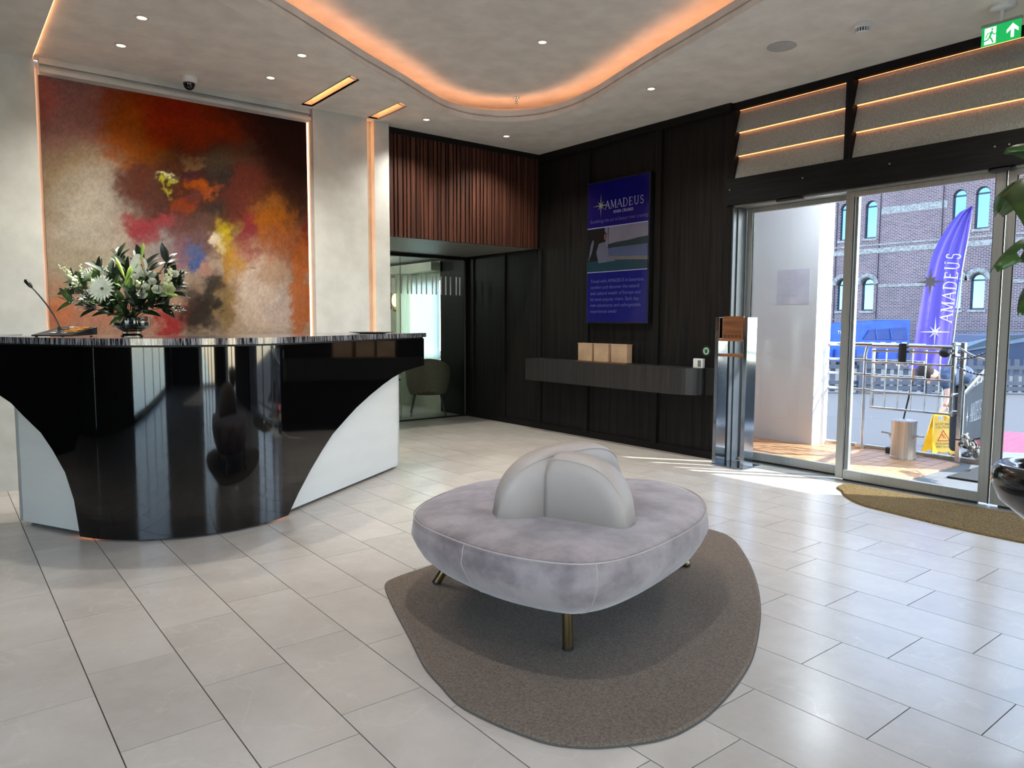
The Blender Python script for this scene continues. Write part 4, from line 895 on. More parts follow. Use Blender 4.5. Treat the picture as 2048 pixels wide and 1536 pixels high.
# extra spot added by the left desk downlight, standing in for sunlight on the bouquet
ld = bpy.data.lights.new('spot_bouquet', 'SPOT'); ld.energy = 650; ld.color = (1, .97, .85); ld.spot_size = math.radians(17); ld.spot_blend = .35; ld.shadow_soft_size = .02
lo = bpy.data.objects.new('spot_light', ld); C.objects.link(lo); lo.location = (1.14, 5.28, 3.17); lo.rotation_euler = (Vector((1.14, 5.28, 3.17))-BQ(225, 560, .06)).to_track_quat('Z', 'Y').to_euler()
sc = thing('security_camera', 'white dome security camera with black lens on the ceiling over the mural', 'camera', (1.69, 6.31, 3.2))
MB().lathe([(.062, 0), (.062, -.032), (.054, -.044), (.045, -.046), (.045, 0)], (1.69, 6.31, 3.2), 32).build('housing', M_white, sc, smooth=True)
MB().lathe([(.044, -.046), (.043, -.062), (.034, -.083), (.018, -.095), (0, -.098)], (1.69, 6.31, 3.2), 28).build('dome', mat('black_dome', (8, 8, 9), .05), sc, smooth=True)
sm_ = thing('smoke_detector', 'white round smoke detector on the ceiling left of the exit sign', 'smoke detector', (4.82, 2.45, 3.2))
MB().lathe([(.056, 0), (.056, -.022), (.046, -.028), (.040, -.028)], (4.82, 2.45, 3.2), 32).build('base', M_white, sm_, smooth=True)
MB().lathe([(.036, -.026), (.036, -.05)], (4.82, 2.45, 3.2), 24).build('sensor_chamber', M_gasket, sm_)
mb = MB()
for i in range(16):
    a = 2*PI*i/16; c, s_ = math.cos(a), math.sin(a); mb.box((4.82+.041*c, 2.45+.041*s_, 3.16), (.006, .007, .028), a)
mb.build('vent_ribs', M_white, sm_); MB().lathe([(.042, -.052), (.036, -.058), (0, -.060)], (4.82, 2.45, 3.2), 28).build('cap', M_white, sm_, smooth=True)
cs = thing('ceiling_speaker', 'flat round white loudspeaker grille flush in the ceiling', 'speaker', (4.76, 2.99, 3.2))
MB().lathe([(.098, 0), (.1, -.003), (.094, -.006), (0, -.006)], (4.76, 2.99, 3.2), 40).build('grille', mat('speaker_grille', (186, 186, 182), .8, bump=.5, bscale=(400, 400, 1)), cs)
sp_ = thing('fire_sprinkler', 'small chrome sprinkler head under the cove ceiling', 'sprinkler', (4.40, 5.52, 3.37))
MB().lathe([(.032, 0), (.03, -.005), (.012, -.012), (.010, -.03), (.004, -.045)], (4.4, 5.52, 3.37), 20).build('body', M_chrome, sp_, smooth=True)
MB().cyl((4.4, 5.52, 3.312), (4.4, 5.52, 3.314), .016, n=16).tube([(4.388, 5.52, 3.345), (4.386, 5.52, 3.33), (4.4, 5.52, 3.314)], .0018, 5).tube([(4.412, 5.52, 3.345), (4.414, 5.52, 3.33), (4.4, 5.52, 3.314)], .0018, 5).build('deflector', M_chrome, sp_)
# exit sign hung from the ceiling, facing the room
es = thing('exit_sign', 'green illuminated exit sign with running figure and arrow on the ceiling', 'sign', (4.7, 1.85, 3.2))
EO = Vector((5.02, 1.90, 3.015)); EU = Vector((.0, -1, 0)); 
M_eg = mat('exit_green', (0, 140, 70), .4, emit=(20, 160, 80), estr=.9); M_ew = mat('exit_white', (235, 240, 235), .4, emit=(235, 245, 238), estr=.9)
ESX = 5.2
def EP(u, v, k=0): return Vector((ESX-.0008*k-.006, 1.884-.21*u, 2.980+.112*v))
B(ESX-.006, ESX+.006, 1.674, 1.884, 2.980, 3.092).build('sign_panel', M_eg, es)
MB().bb(ESX-.010, ESX+.010, 1.670, 1.888, 3.092, 3.108).build('top_rail', M_alu, es)
MB().lathe([(.07, 0), (.07, -.02), (.05, -.03)], (ESX, 1.78, 3.2), 28).cyl((ESX, 1.78, 3.105), (ESX, 1.78, 3.175), .012, n=12).build('ceiling_mount', M_white, es)
def epatch(poly, m, name, k):
    vs = [EP(u, v, k) for u, v in poly]; me = bpy.data.meshes.new(name); me.from_pydata(vs, [], [tuple(range(len(vs)))]); me.materials.append(m); link(name, me, es)
epatch([(.08, .05), (.38, .05), (.38, .93), (.08, .93)], M_ew, 'door_shape', 1)
epatch([(.76, .12), (.84, .12), (.84, .55), (.95, .38), (.95, .56), (.80, .86), (.65, .56), (.65, .38), (.76, .55)], M_ew, 'arrow', 1)
mb = MB()
def lim(pts, wd):
    for a, b_ in zip(pts[:-1], pts[1:]):
        a, b_ = Vector(a), Vector(b_); a2, b2 = Vector((a.x*.21, a.y*.112)), Vector((b_.x*.21, b_.y*.112)); d = (b2-a2).normalized(); wd *= .999; q = Vector((-d.y, d.x))*wd*.37; e = d*wd*.35
        mb.add([EP(v.x/.21, v.y/.112, 2) for v in (a2-q-e, b2-q+e, b2+q+e, a2+q-e)], [(0, 1, 2, 3)])
lim([(.27, .68), (.22, .42)], .016); lim([(.22, .44), (.27, .30), (.31, .12)], .011); lim([(.22, .42), (.17, .30), (.05, .24)], .011)
lim([(.26, .66), (.16, .62), (.12, .42)], .008); lim([(.27, .66), (.33, .52), (.39, .54)], .008)
mb.add([EP(.28+.027*math.cos(a), .82+.06*math.sin(a), 2) for a in [2*PI*k/14 for k in range(14)]], [tuple(range(14))])
mb.build('running_figure', M_eg, es)

# ------------------------------------------------------------------ planter with banana leaves, right edge
PC = Vector((3.18, .785, 0))
po = thing('bowl_planter', 'large glossy black bowl planter with rolled rim at the right edge', 'planter', PC)
MB().lathe([(.07, 0), (.07, .02), (.05, .06), (.045, .40), (.07, .50), (.15, .565), (.215, .62), (.24, .68), (.238, .725), (.222, .75), (.20, .755), (.165, .735), (.155, .70), (.14, .66), (0, .65)], PC, 56).build('bowl', mat('glazed_black', (22, 22, 24), .16, coat=.5), po, smooth=2)
MB().lathe([(0, .668), (.145, .668)], PC, 30).build('soil', mat('potting_soil', (34, 26, 20), 1, bump=.6, bscale=(80, 80, 80)), po)
pn = thing('banana_plant', 'broad leaved banana plant growing in the glossy black planter', 'plant', PC+Vector((0, 0, .67)))
M_ban = mat('banana_leaf', (58, 92, 36), .4, rgb2=(36, 66, 24), scale=(3, 3, 30)); M_st_ = mat('banana_stem', (110, 128, 70), .6)
MB().tube([PC+Vector((0, 0, .67)), PC+Vector((.01, 0, 1.1)), PC+Vector((0, .01, 1.45))], [.035, .03, .022], 12).build('stem', M_st_, pn, smooth=True)
def bleaf(base, ctrl, tip, wd, split=()):
    base, ctrl, tip = Vector(base), Vector(ctrl), Vector(tip); n1 = 18; vs = []; fs = []; mid = []
    for i in range(n1+1):
        t = i/n1; c = base*(1-t)**2+ctrl*2*t*(1-t)+tip*t*t; d = ((ctrl-base)*(1-t)+(tip-ctrl)*t).normalized(); s_ = d.cross(Vector((0, 0, 1))).normalized()
        wv = wd*(math.sin(PI*min(1, .12+t*.86))**.7); mid.append(c)
        sag = -.35*wv
        for k, u in enumerate((-1, -.5, 0, .5, 1)): vs.append(c+s_*wv*u*.5+Vector((0, 0, sag*abs(u)**1.6+.010*(1-abs(u)))))
        if i:
            a = 5*i
            for k in range(4):
                if i in split and k in (0, 3): continue
                fs.append((a-5+k, a-4+k, a+1+k, a+k))
    lf = MB().add(vs, fs).build('leaf', M_ban, pn, smooth=2)
    sm2 = lf.modifiers.new('thick', 'SOLIDIFY'); sm2.thickness = .0012
    MB().tube(mid, [.006*(1-.8*i/n1) for i in range(n1+1)], 6).build('midrib', M_st_, lf, smooth=True)
b0 = PC+Vector((0, 0, 1.35))
bleaf(b0, (3.15, .92, 1.72), (2.985, 1.0, 1.46), .20, (6, 11, 15))
bleaf(b0, (3.25, .85, 2.0), (3.03, 1.0, 1.88), .14, (9,))
bleaf(b0, (3.14, .9, 1.62), (3.045, .93, 1.30), .12, (8, 13))
bleaf(b0, (3.45, .5, 2.1), (3.8, .2, 1.7), .24, (7, 12)); bleaf(b0, (3.4, 1.0, 2.1), (3.75, 1.25, 1.75), .22, (5, 12)); bleaf(b0, (3.0, .5, 2.0), (2.95, .1, 1.75), .22, (9,))

# ------------------------------------------------------------------ outside: vestibule, hull, deck
hw = struct('wall_hull')
B(7.12, 7.30, 3.97, 5.6, -.6, 3.3).build('hull_panel', M_hull, hw)
B(5.95, 7.2, 5.4, 5.5, 0, 3.3).build('hull_side', M_hull, hw)
B(7.12, 7.30, -.9, 4.0, 2.60, 3.4).build('hull_lintel', M_hull, hw)
B(7.12, 7.30, -3.2, -.14, -.6, 3.4).build('hull_panel', M_hull, hw)
B(5.92, 7.30, -3.2, 5.5, 2.66, 2.72).build('soffit', M_hull, hw)
MB().cyl((7.33, 3.985, 0), (7.33, 3.985, 2.6), .05, n=20).build('corner_post', M_hull, hw)
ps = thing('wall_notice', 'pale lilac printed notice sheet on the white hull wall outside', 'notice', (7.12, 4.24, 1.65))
B(7.116, 7.12, 4.055, 4.43, 1.465, 1.83).build('sheet', mat('lilac_sheet', (216, 214, 230), .5), ps)  # sheet painted as the wall screen's reflection in the door glass
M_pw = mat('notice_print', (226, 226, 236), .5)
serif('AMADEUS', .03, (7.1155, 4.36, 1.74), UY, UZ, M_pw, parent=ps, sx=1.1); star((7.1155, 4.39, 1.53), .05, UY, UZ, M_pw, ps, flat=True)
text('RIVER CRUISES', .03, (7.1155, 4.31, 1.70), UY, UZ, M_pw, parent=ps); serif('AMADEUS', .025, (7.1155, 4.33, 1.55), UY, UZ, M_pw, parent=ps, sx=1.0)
for i, y in enumerate((3.4, 1.6, -.2)):
    t = thing('vestibule_light', ['round white lamp in the vestibule soffit, beside the hull wall', 'round white lamp in the vestibule soffit before the door leaves', 'round white lamp in the vestibule soffit, behind the planter'][i], 'ceiling light', (6.5, y, 2.66))
    MB().lathe([(.09, 0), (.09, -.012), (.08, -.016)], (6.5, y, 2.66), 28).build('housing', M_white, t)
    MB().cyl((6.5, y, 2.640), (6.5, y, 2.645), .08, n=28).build('lamp', M_spot, t)
    ld = bpy.data.lights.new('spot', 'POINT'); ld.energy = 60; ld.color = (.92, .96, 1); ld.shadow_soft_size = .08
    lo = bpy.data.objects.new('lamp_light', ld); C.objects.link(lo); lo.parent = t; lo.location = (0, 0, -.12)
dk = struct('floor_deck')
B(5.9, 7.45, -1.5, 5.4, -.12, -.012).build('deck_base', M_deckg, dk)
# quarter round of teak boards
for i in range(22):
    y0 = 5.35-i*.125; y1 = y0-.119
    if y0 < 2.0: break
    def xr(y):
        if y > 2.98: return (5.93, 7.40)
        r = max(0., 1-((2.98-y)/.9)**2); return (5.93, 6.0+1.35*math.sqrt(r)) if r > 0 else (5.93, 5.95)
    a0, a1 = xr(y0); b0_, b1_ = xr(y1)
    if a1-a0 < .05: continue
    vs = [(a0, y0, -.012), (a1, y0, -.012), (b1_, y1, -.012), (b0_, y1, -.012)]; vs += [(v[0], v[1], .002) for v in vs]
    MB().add(vs, [(0, 3, 2, 1), (4, 5, 6, 7), (0, 1, 5, 4), (1, 2, 6, 5), (2, 3, 7, 6), (3, 0, 4, 7)]).build('plank', M_teak, dk)
B(7.40, 7.47, -1.5, 5.4, -.1, .03).build('deck_edge', mat('edge_steel', (190, 170, 150), .4, metal=.5), dk)
B(6.55, 7.35, 2.02, 2.45, -.010, .004).build('dark_mat', mat('dark_rubber_mat', (46, 46, 48), .9), dk)

# railing, gate, bollard, sign
XR = 7.35
rl = thing('deck_railing', 'tubular steel railing with four rails along the deck edge beside the hull', 'railing', (XR, 3.9, 0))
for z, r in ((1.055, .022), (.90, .013), (.755, .013), (.60, .013), (.035, .012)): MB().tube([(XR-.1, 4.05, z-.03), (XR-.03, 4.12, z), (XR, 4.2-.08, z), (XR, 3.0 if z > .1 else 2.72, z)], r, 10).build('rail', M_chrome, rl, smooth=True)
for y in (3.56, ): MB().tube([(XR, y, .03), (XR, y, .95), (XR, y-.02, 1.05)], .014, 10).build('post', M_chrome, rl, smooth=True)
for y in (3.98, 3.82, 3.68): MB().cyl((XR, y, .035), (XR, y, .60), .006, n=8).build('baluster', M_chrome, rl)
MB().bb(XR-.06, XR, 3.52, 3.60, 0, .05).build('base_foot', M_chrome, rl)
XG = 7.26
gt = thing('deck_gate', 'steel grid gate leaf fastened across the gangway opening', 'gate', (XG, 3.1, .4))
for z, r in ((1.05, .02), (1.0, .011), (.885, .010), (.745, .010), (.60, .010), (.44, .011)): MB().cyl((XG, 3.45, z), (XG, 2.72, z), r, n=10).build('bar', M_chrome, gt)
for i in range(6): MB().cyl((XG+.01, 3.44-.122*i-(.0 if i else 0), .44), (XG+.01, 3.44-.122*i, 1.02), .008 if i else .017, n=8).build('bar', M_chrome, gt)
gp_ = thing('gate_post', 'galvanised double gate post with bolts at the end of the deck gate', 'post', (XG+.04, 2.68, 0))
MB().bb(XG+.0, XG+.045, 2.70, 2.735, .42, 1.10).bb(XG+.03, XG+.075, 2.635, 2.675, 0, 1.10).build('post', M_chrome, gp_, bevel=.006)
for z in (1.08, .98, .62, .46): MB().cyl((XG-.01, 2.705, z), (XG+.09, 2.655, z), .016, n=12).build('clamp', M_chrome, gp_)
rp = thing('padlock_strap', 'dark strap with hanging white hooks wrapped over the gate top rail', 'strap', (XG-.02, 3.16, .9))
MB().bb(XG-.035, XG-.02, 3.115, 3.185, .90, 1.075).bb(XG-.035, XG+.03, 3.12, 3.18, 1.068, 1.078).build('webbing', mat('black_webbing', (28, 28, 26), .9), rp)
mb = MB()
for y in (3.12, 3.18): mb.tube([(XG-.03, y+.025*math.cos(a), .885+.025*math.sin(a)) for a in [PI+PI*k/8 for k in range(9)]], .004, 6)
mb.build('hook', M_text, rp)
kb = thing('gate_latch', 'black round latch knob at the end of the gate top rail', 'latch', (XG-.03, 2.78, 1.0))
MB().sphere((XG-.03, 2.78, 1.0), .045, 16, 10, (.7, 1.1, .9)).build('knob', M_gasket, kb, smooth=True)
bo = thing('mooring_bollard', 'brushed steel cylinder bollard with side horns standing on the teak deck', 'bollard', (7.13, 3.06, 0))
MB().lathe([(.112, 0), (.112, .02), (.108, .022), (.108, .345), (.112, .35), (.112, .36), (0, .36)], (7.13, 3.06, 0), 40).build('drum', M_bsteel, bo, smooth=True)
for s_ in (-1, 1):
    a = Vector((7.10, 3.06+.1*s_, .225)); b_ = Vector((7.10, 3.06+.17*s_, .23))
    MB().tube([a-Vector((0, 0, .05)), a+Vector((0, .02*s_, 0)), b_, b_+Vector((0, .02*s_, 0))], .010, 8).build('horn', M_bsteel, bo, smooth=True)
br = thing('broom_stick', 'thin dark broom handle leaning behind the steel bollard', 'broom', (7.28, 3.22, 0))
MB().cyl((7.30, 3.20, .02), (7.31, 3.08, .72), .008, n=8).build('handle', M_dark, br); MB().cyl((7.31, 3.08, .72), (7.315, 3.075, .84), .009, n=8).build('grip', M_copper, br)
MB().bb(7.26, 7.33, 3.14, 3.28, .0, .06).build('brush_head', M_gasket, br)

# quay ground
QZ = -.6
gd_ = struct('floor_quay'); B(7.5, 44, -14, 40, QZ-.1, QZ).build('asphalt', M_asph, gd_)
rcp = thing('red_carpet', 'bright red carpet laid across the grey quay', 'carpet', (13, 3, QZ))
MB().prism([(14.3, 5.12), (11.75, 4.12), (10.9, 1.6), (15.5, 1.2)], QZ, QZ+.012).build('carpet_strip', mat('red_carpet', (222, 70, 92), .95, rgb2=(204, 58, 80), scale=(4, 30, 4)), rcp)
# wet floor sign
wfs = thing('wet_floor_sign', 'yellow folding caution wet floor sign behind the gate', 'sign', (11.3, 4.3, QZ))
WO = Vector((11.25, 4.335, QZ)); WU = Vector((.785, -.62, 0)).normalized(); WN = Vector((-.62, -.785, 0)).normalized()
M_yel = mat('yellow_plastic', (238, 186, 20), .4)
tilt = (Vector((0, 0, 1))-WN*.22).normalized()
def aframe(sg, nm):
    hole = [(-.06, .50), (.06, .50), (.06, .56), (-.06, .56)]
    poly = [(-.18, 0), (-.13, 0), (-.10, .05), (.06, .05), (.09, 0), (.15, 0), (.165, 0), (.105, .62), (-.105, .62)]
    o = holed(nm, poly, [hole], 0, .02, M_yel, None); up_ = (Vector((0, 0, 1))-WN*.2*sg).normalized(); nn = WU.cross(up_)
    for v in o.data.vertices: v.co = WO+WN*.13*sg+WU*v.co.x+up_*v.co.y+nn*v.co.z
    o.parent = wfs; o.matrix_parent_inverse = Matrix.Translation(-Vector(wfs.location)); return up_, nn
u1, n1_ = aframe(1, 'front_board'); aframe(-1, 'rear_board')
fo = WO+WN*.13+n1_*.021
M_bk = mat('black_print', (24, 18, 6), .6); M_rd = mat('red_print', (214, 66, 20), .6)
for s_, v, z_ in [('ACHTUNG', .43, .052), ('CAUTION', .385, .052), ('RUTSCHGEFAHR', .155, .044), ('WET FLOOR', .11, .048)]:
    text(s_, z_*.95, fo+u1*v, WU, u1, M_bk, parent=wfs, align='CENTER', sx=.9 if len(s_) < 10 else .72)
mb = MB(); T = [(-.085, .21), (.085, .21), (0, .355)]
for a, b_ in ((0, 1), (1, 2), (2, 0)):
    pa_, pb_ = Vector(T[a]), Vector(T[b_]); d = (pb_-pa_).normalized(); q = Vector((-d.y, d.x))*.007
    mb.add([fo+n1_*.001+WU*v.x+u1*v.y for v in (pa_-q-d*.006, pb_-q+d*.006, pb_+q+d*.006, pa_+q-d*.006)], [(0, 1, 2, 3)])
for a, b_, wv in (((-.02, .30), (.01, .265), .014), ((.01, .265), (-.02, .245), .010), ((.01, .27), (.035, .235), .010), ((-.01, .295), (.03, .295), .007), ((-.015, .29), (-.035, .26), .007)):
    a, b_ = Vector(a), Vector(b_); d = (b_-a).normalized(); q = Vector((-d.y, d.x))*wv/2
    mb.add([fo+n1_*.0012+WU*v.x+u1*v.y for v in (a-q, b_-q, b_+q, a+q)], [(0, 1, 2, 3)])
mb.add([fo+n1_*.0012+WU*(-.022+.009*math.cos(a))+u1*(.312+.009*math.sin(a)) for a in [2*PI*k/10 for k in range(10)]], [tuple(range(10))])
mb.build('warning_triangle', M_rd, wfs)

# feather flag
fg = thing('feather_flag', 'tall violet feather flag with white lettering and star on the quay', 'flag', (12.1, 4.5, QZ))
FO = Vector((11.95, 4.55, 0)); FU = Vector((.785, -.62, 0)).normalized(); FN = Vector((-.62, -.785, 0))
FPX = 11/1459.0
def FPt(px, py, off=0): return FO+FU*((px-1903)*FPX)+Vector((0, 0, 1.265-(py-641)*FPX))+FN*off
left = [(1933, 410), (1912, 422), (1893, 445), (1875, 475), (1862, 505), (1853, 540), (1846, 575), (1841, 610), (1836, 650), (1831, 690), (1826, 730)]
right = [(1934, 411), (1932, 440), (1929, 470), (1925, 500), (1921, 535), (1919, 570), (1917, 600), (1914, 630), (1912, 665), (1908, 700), (1899, 735)]
def li(t, arr):
    u = t*(len(arr)-1); j = min(int(u), len(arr)-2); f = u-j; return (arr[j][0]*(1-f)+arr[j+1][0]*f, arr[j][1]*(1-f)+arr[j+1][1]*f)
NU, NV = 26, 50; vs = []; fs = []
def fold_(u, t): return .045*math.sin(u*9+t*3)*(.3+t*.2)+.03*math.sin(u*21-t*5)*(1-t*.7)
for j in range(NV+1):
    l, r = li(j/NV, left), li(j/NV, right)
    for i in range(NU+1):
        u = i/NU; vs.append(FPt(l[0]*(1-u)+r[0]*u, l[1]*(1-u)+r[1]*u, fold_(u, j/NV)))
        if i and j: a = j*(NU+1)+i; fs.append((a-1, a, a-NU-1, a-NU-2))
M_flag = mat('violet_flag_cloth', (98, 84, 172), .7, rgb2=(88, 76, 160), scale=(2, 2, 2)); nb = M_flag.node_tree; pb_ = nb.nodes['Principled BSDF']
trn = nb.nodes.new('ShaderNodeBsdfTranslucent'); trn.inputs[0].default_value = lin((104, 90, 180))+(1,); mxs = nb.nodes.new('ShaderNodeMixShader'); mxs.inputs[0].default_value = .5
nb.links.new(pb_.outputs[0], mxs.inputs[1]); nb.links.new(trn.outputs[0], mxs.inputs[2]); nb.links.new(mxs.outputs[0], nb.nodes['Material Output'].inputs[0])
MB().add(vs, fs).build('cloth', M_flag, fg, smooth=2)
MB().tube([FPt(p[0]+1, p[1]) for p in right]+[FPt(1897, 760), FPt(1895, 880)], .012, 8).build('pole', M_alu, fg, smooth=True)
MB().lathe([(.16, 0), (.16, .05), (.05, .08), (.02, .1)], FPt(1895, 880).to_tuple()[:2]+(QZ,), 20).build('base', M_dark, fg)
o, wid = serif('AMADEUS', 24*FPX, (0, 0, 0), (1, 0, 0), (0, 1, 0), M_text, parent=None, gap=.22, sx=1.0)
# letters run up the flag from the star
a0, a1 = Vector((1879, 636)), Vector((1889, 497)); dd = (a1-a0); LW = dd.length*FPX
du = dd.normalized(); 
def subdiv(o, n=1):
    bm = bmesh.new(); bm.from_mesh(o.data); bmesh.ops.subdivide_edges(bm, edges=bm.edges, cuts=n, use_grid_fill=True); bm.to_mesh(o.data); bm.free()
pxu = Vector((du.x, du.y)); pxv = Vector((du.y, -du.x))*-1
for v in o.data.vertices:
    s_ = v.co.x/wid*dd.length; h = v.co.y/FPX; P2 = a0+pxu*s_+Vector((-1, -.07))*(h-24)*1.0
    # height goes to the left of the line of writing
    tt = min(1, max(0, (P2.y-410)/320)); l, r = li(tt, left), li(tt, right); u = (P2.x-l[0])/(r[0]-l[0])
    v.co = FPt(P2.x, P2.y, fold_(u, tt)+.035)
o.parent = fg; o.matrix_parent_inverse = Matrix.Translation(-Vector(fg.location))
star(FPt(1869, 657, .07), 31*FPX, FU, (0, 0, 1), mat('silver_star', (226, 222, 222), .5), fg, th=.02)

# person bending over behind the gate
pe = thing('person', 'person in dark blue shirt and black trousers bending forward behind the gate', 'person', (10.5, 3.85, QZ))
def PX(px, py, dep=0): return Vector((0, 0, 1.265))+(fw+rt*((px-1024)/1459)-up*((py-773)/1459)).normalized()*0+ (fw+r2*((px-1024)/1459.04)-u2*((py-768)/1459.04))*(10.1+dep)
def skin(name, pts, edges, radii, m, parent, root=0, lv=2):
    me = bpy.data.meshes.new(name); me.from_pydata([tuple(p) for p in pts], edges, []); o = link(name, me, parent); me.materials.append(m)
    o.modifiers.new('s', 'SKIN'); 
    for v, r in zip(me.skin_vertices[0].data, radii): v.radius = (r, r) if not isinstance(r, tuple) else r
    me.skin_vertices[0].data[root].use_root = True
    ss = o.modifiers.new('sub', 'SUBSURF'); ss.levels = lv; ss.render_levels = lv
    dg = bpy.context.evaluated_depsgraph_get(); m2 = bpy.data.meshes.new_from_object(o.evaluated_get(dg)); o.modifiers.clear(); o.data = m2; m2.materials.clear(); m2.materials.append(m)
    for p in m2.polygons: p.use_smooth = True
    return o
M_skin = mat('skin', (214, 164, 140), .55); M_shirt = mat('denim_blue_shirt', (66, 84, 112), .9, rgb2=(40, 52, 74), scale=(14, 14, 14)); M_trs = mat('black_trousers', (24, 25, 30), .9); M_hair = mat('dark_brown_hair', (52, 40, 34), .9, rgb2=(34, 26, 22), scale=(60, 60, 60))
hip = PX(1940, 762); che = PX(1908, 752); sho = PX(1890, 752); nek = PX(1880, 753); hd = PX(1862, 748)
o = skin('body', [hip, PX(1925, 752), che, sho, nek, PX(1872, 751), hd+Vector((0, 0, .0)), PX(1850, 750, -.02), PX(1893, 765, -.16), PX(1897, 792, -.2), PX(1889, 812, -.22), PX(1893, 768, .16), PX(1900, 795, .18), PX(1894, 815, .15)],
    [(0, 1), (1, 2), (2, 3), (3, 4), (4, 5), (5, 6), (6, 7), (3, 8), (8, 9), (9, 10), (3, 11), (11, 12), (12, 13)],
    [.13, .14, .15, .13, .06, .06, .105, .08, .055, .04, .03, .055, .04, .03], M_skin, pe)
skin('shirt', [hip+Vector((0, 0, .01)), PX(1925, 750), che+Vector((0, 0, .01)), sho+Vector((0, 0, .01)), PX(1884, 753), PX(1893, 765, -.16), PX(1896, 783, -.19), PX(1893, 768, .16), PX(1899, 786, .18)], [(0, 1), (1, 2), (2, 3), (3, 4), (3, 5), (5, 6), (3, 7), (7, 8)], [.15, .165, .17, .15, .08, .075, .06, .075, .06], M_shirt, pe)
f1 = PX(1912, 800); foot1 = PX(1908, 900); foot1.z = QZ+.04; foot2 = PX(1932, 900, .2); foot2.z = QZ+.04
kn1 = PX(1912, 830); kn2 = PX(1935, 830, .2)
skin('trousers', [hip+Vector((0, 0, -.02)), hip+Vector((-.07, .04, -.1)), kn1, foot1+Vector((0, 0, .06)), hip+Vector((.09, -.05, -.1)), kn2, foot2+Vector((0, 0, .06))], [(0, 1), (1, 2), (2, 3), (0, 4), (4, 5), (5, 6)], [.16, .11, .08, .065, .11, .08, .065], M_trs, pe)
for ft in (foot1, foot2): MB().sphere(ft+Vector((-.06, -.04, .0)), .08, 12, 8, (1.5, .8, .5)).build('shoe', M_dark, pe, smooth=True)
MB().sphere(hd+Vector((-.06, .05, .03)), .118, 16, 12, (.95, .95, 1.02)).build('hair', M_hair, pe, smooth=True)
tn = (CAM-hd).normalized()
MB().sphere(hd+tn*.10-Vector((0, 0, .02)), .028, 10, 8, (.6, .6, 1.2)).build('ear', M_skin, pe, smooth=True)
MB().sphere(PX(1857, 765, -.03), .022, 8, 6, (1, 1, 1.3)).build('nose', M_skin, pe, smooth=True)
for k, dx in enumerate((-.03, -.012, .006, .022)):
    h0 = PX(1889, 814, -.22); MB().tube([h0+rt*dx, h0+rt*(dx-.035)-Vector((0, 0, .045)), h0+rt*(dx-.06)-Vector((0, 0, .085-.006*k))], [.011, .010, .007], 6).build('finger', M_skin, pe, smooth=True)
h0 = PX(1889, 814, -.22); MB().tube([h0+rt*.03, h0+rt*.05-Vector((0, 0, .03)), h0+rt*.045-Vector((0, 0, .055))], [.013, .011, .008], 6).build('thumb', M_skin, pe, smooth=True)

# gangway banner, handrail, ropes and buoy garland
def PD(px, py, d): return CAM+(fw+r2*((px-1024)/1459.04)-u2*((py-768)/1459.04))*d
gb = thing('gangway_banner', 'grey fabric banner with white lettering along the gangway rail', 'banner', (8.5, 3.0, 0))
NT, NBm, FT, FB = PD(1999, 738, 6.2), PD(1994, 912, 6.2), PD(1932, 786, 9.3), PD(1927, 880, 9.3)
q = (FT-NT).normalized().cross(Vector((0, 0, 1))).normalized()*.01
vs = [NT, NBm, FB, FT]; vs += [v+q for v in vs]
MB().add(vs, [(0, 1, 2, 3), (7, 6, 5, 4), (0, 4, 5, 1), (1, 5, 6, 2), (2, 6, 7, 3), (3, 7, 4, 0)]).build('cloth', mat('grey_banner_cloth', (70, 74, 80), .8, rgb2=(62, 66, 72), scale=(3, 3, .6)), gb)
ud = (NT-FT).normalized(); nrm = ud.cross(Vector((0, 0, 1)))
base_ = FB+(NBm-FB)*.24+Vector((0, 0, .25)); face = -q.normalized()*.006 if q.normalized().dot(CAM-FT) < 0 else q.normalized()*.016
serif('AMADEUS CARA', .20, base_+face, ud, (0, 0, 1), M_text, parent=gb, sx=1.02, gap=.12)
star(FB+(NBm-FB)*.13+Vector((0, 0, .30))+face, .16, ud, (0, 0, 1), M_text, gb, flat=True)
a, b_ = FT+Vector((0, 0, .02)), NT+Vector((0, 0, .16))
MB().tube([FT+Vector((0, 0, .0)), NT+Vector((0, 0, .10))], .03, 8).build('handrail', M_text, gb)
for i in range(9): p = FT+(NT-FT)*(i/8); MB().tube([p, p+Vector((0, 0, .10*(i/8)+.0))], .02, 6).build('strap', M_text, gb)
MB().tube([FB+Vector((0, 0, .0)), FT], .03, 8).build('end_post', M_alu, gb)
gw = struct('floor_gangway'); a = Vector((7.47, 1.0, -.03)); 
MB().add([(7.47, .6, -.02), (7.47, 2.30, -.02), (11.9, 3.9, QZ+.03), (12.6, 2.9, QZ+.03), (7.47, .6, -.1), (7.47, 2.30, -.1), (11.9, 3.9, QZ), (12.6, 2.9, QZ)], [(0, 1, 2, 3), (4, 7, 6, 5), (0, 4, 5, 1), (1, 5, 6, 2), (2, 6, 7, 3), (3, 7, 4, 0)]).build('ramp', M_deckg, gw)
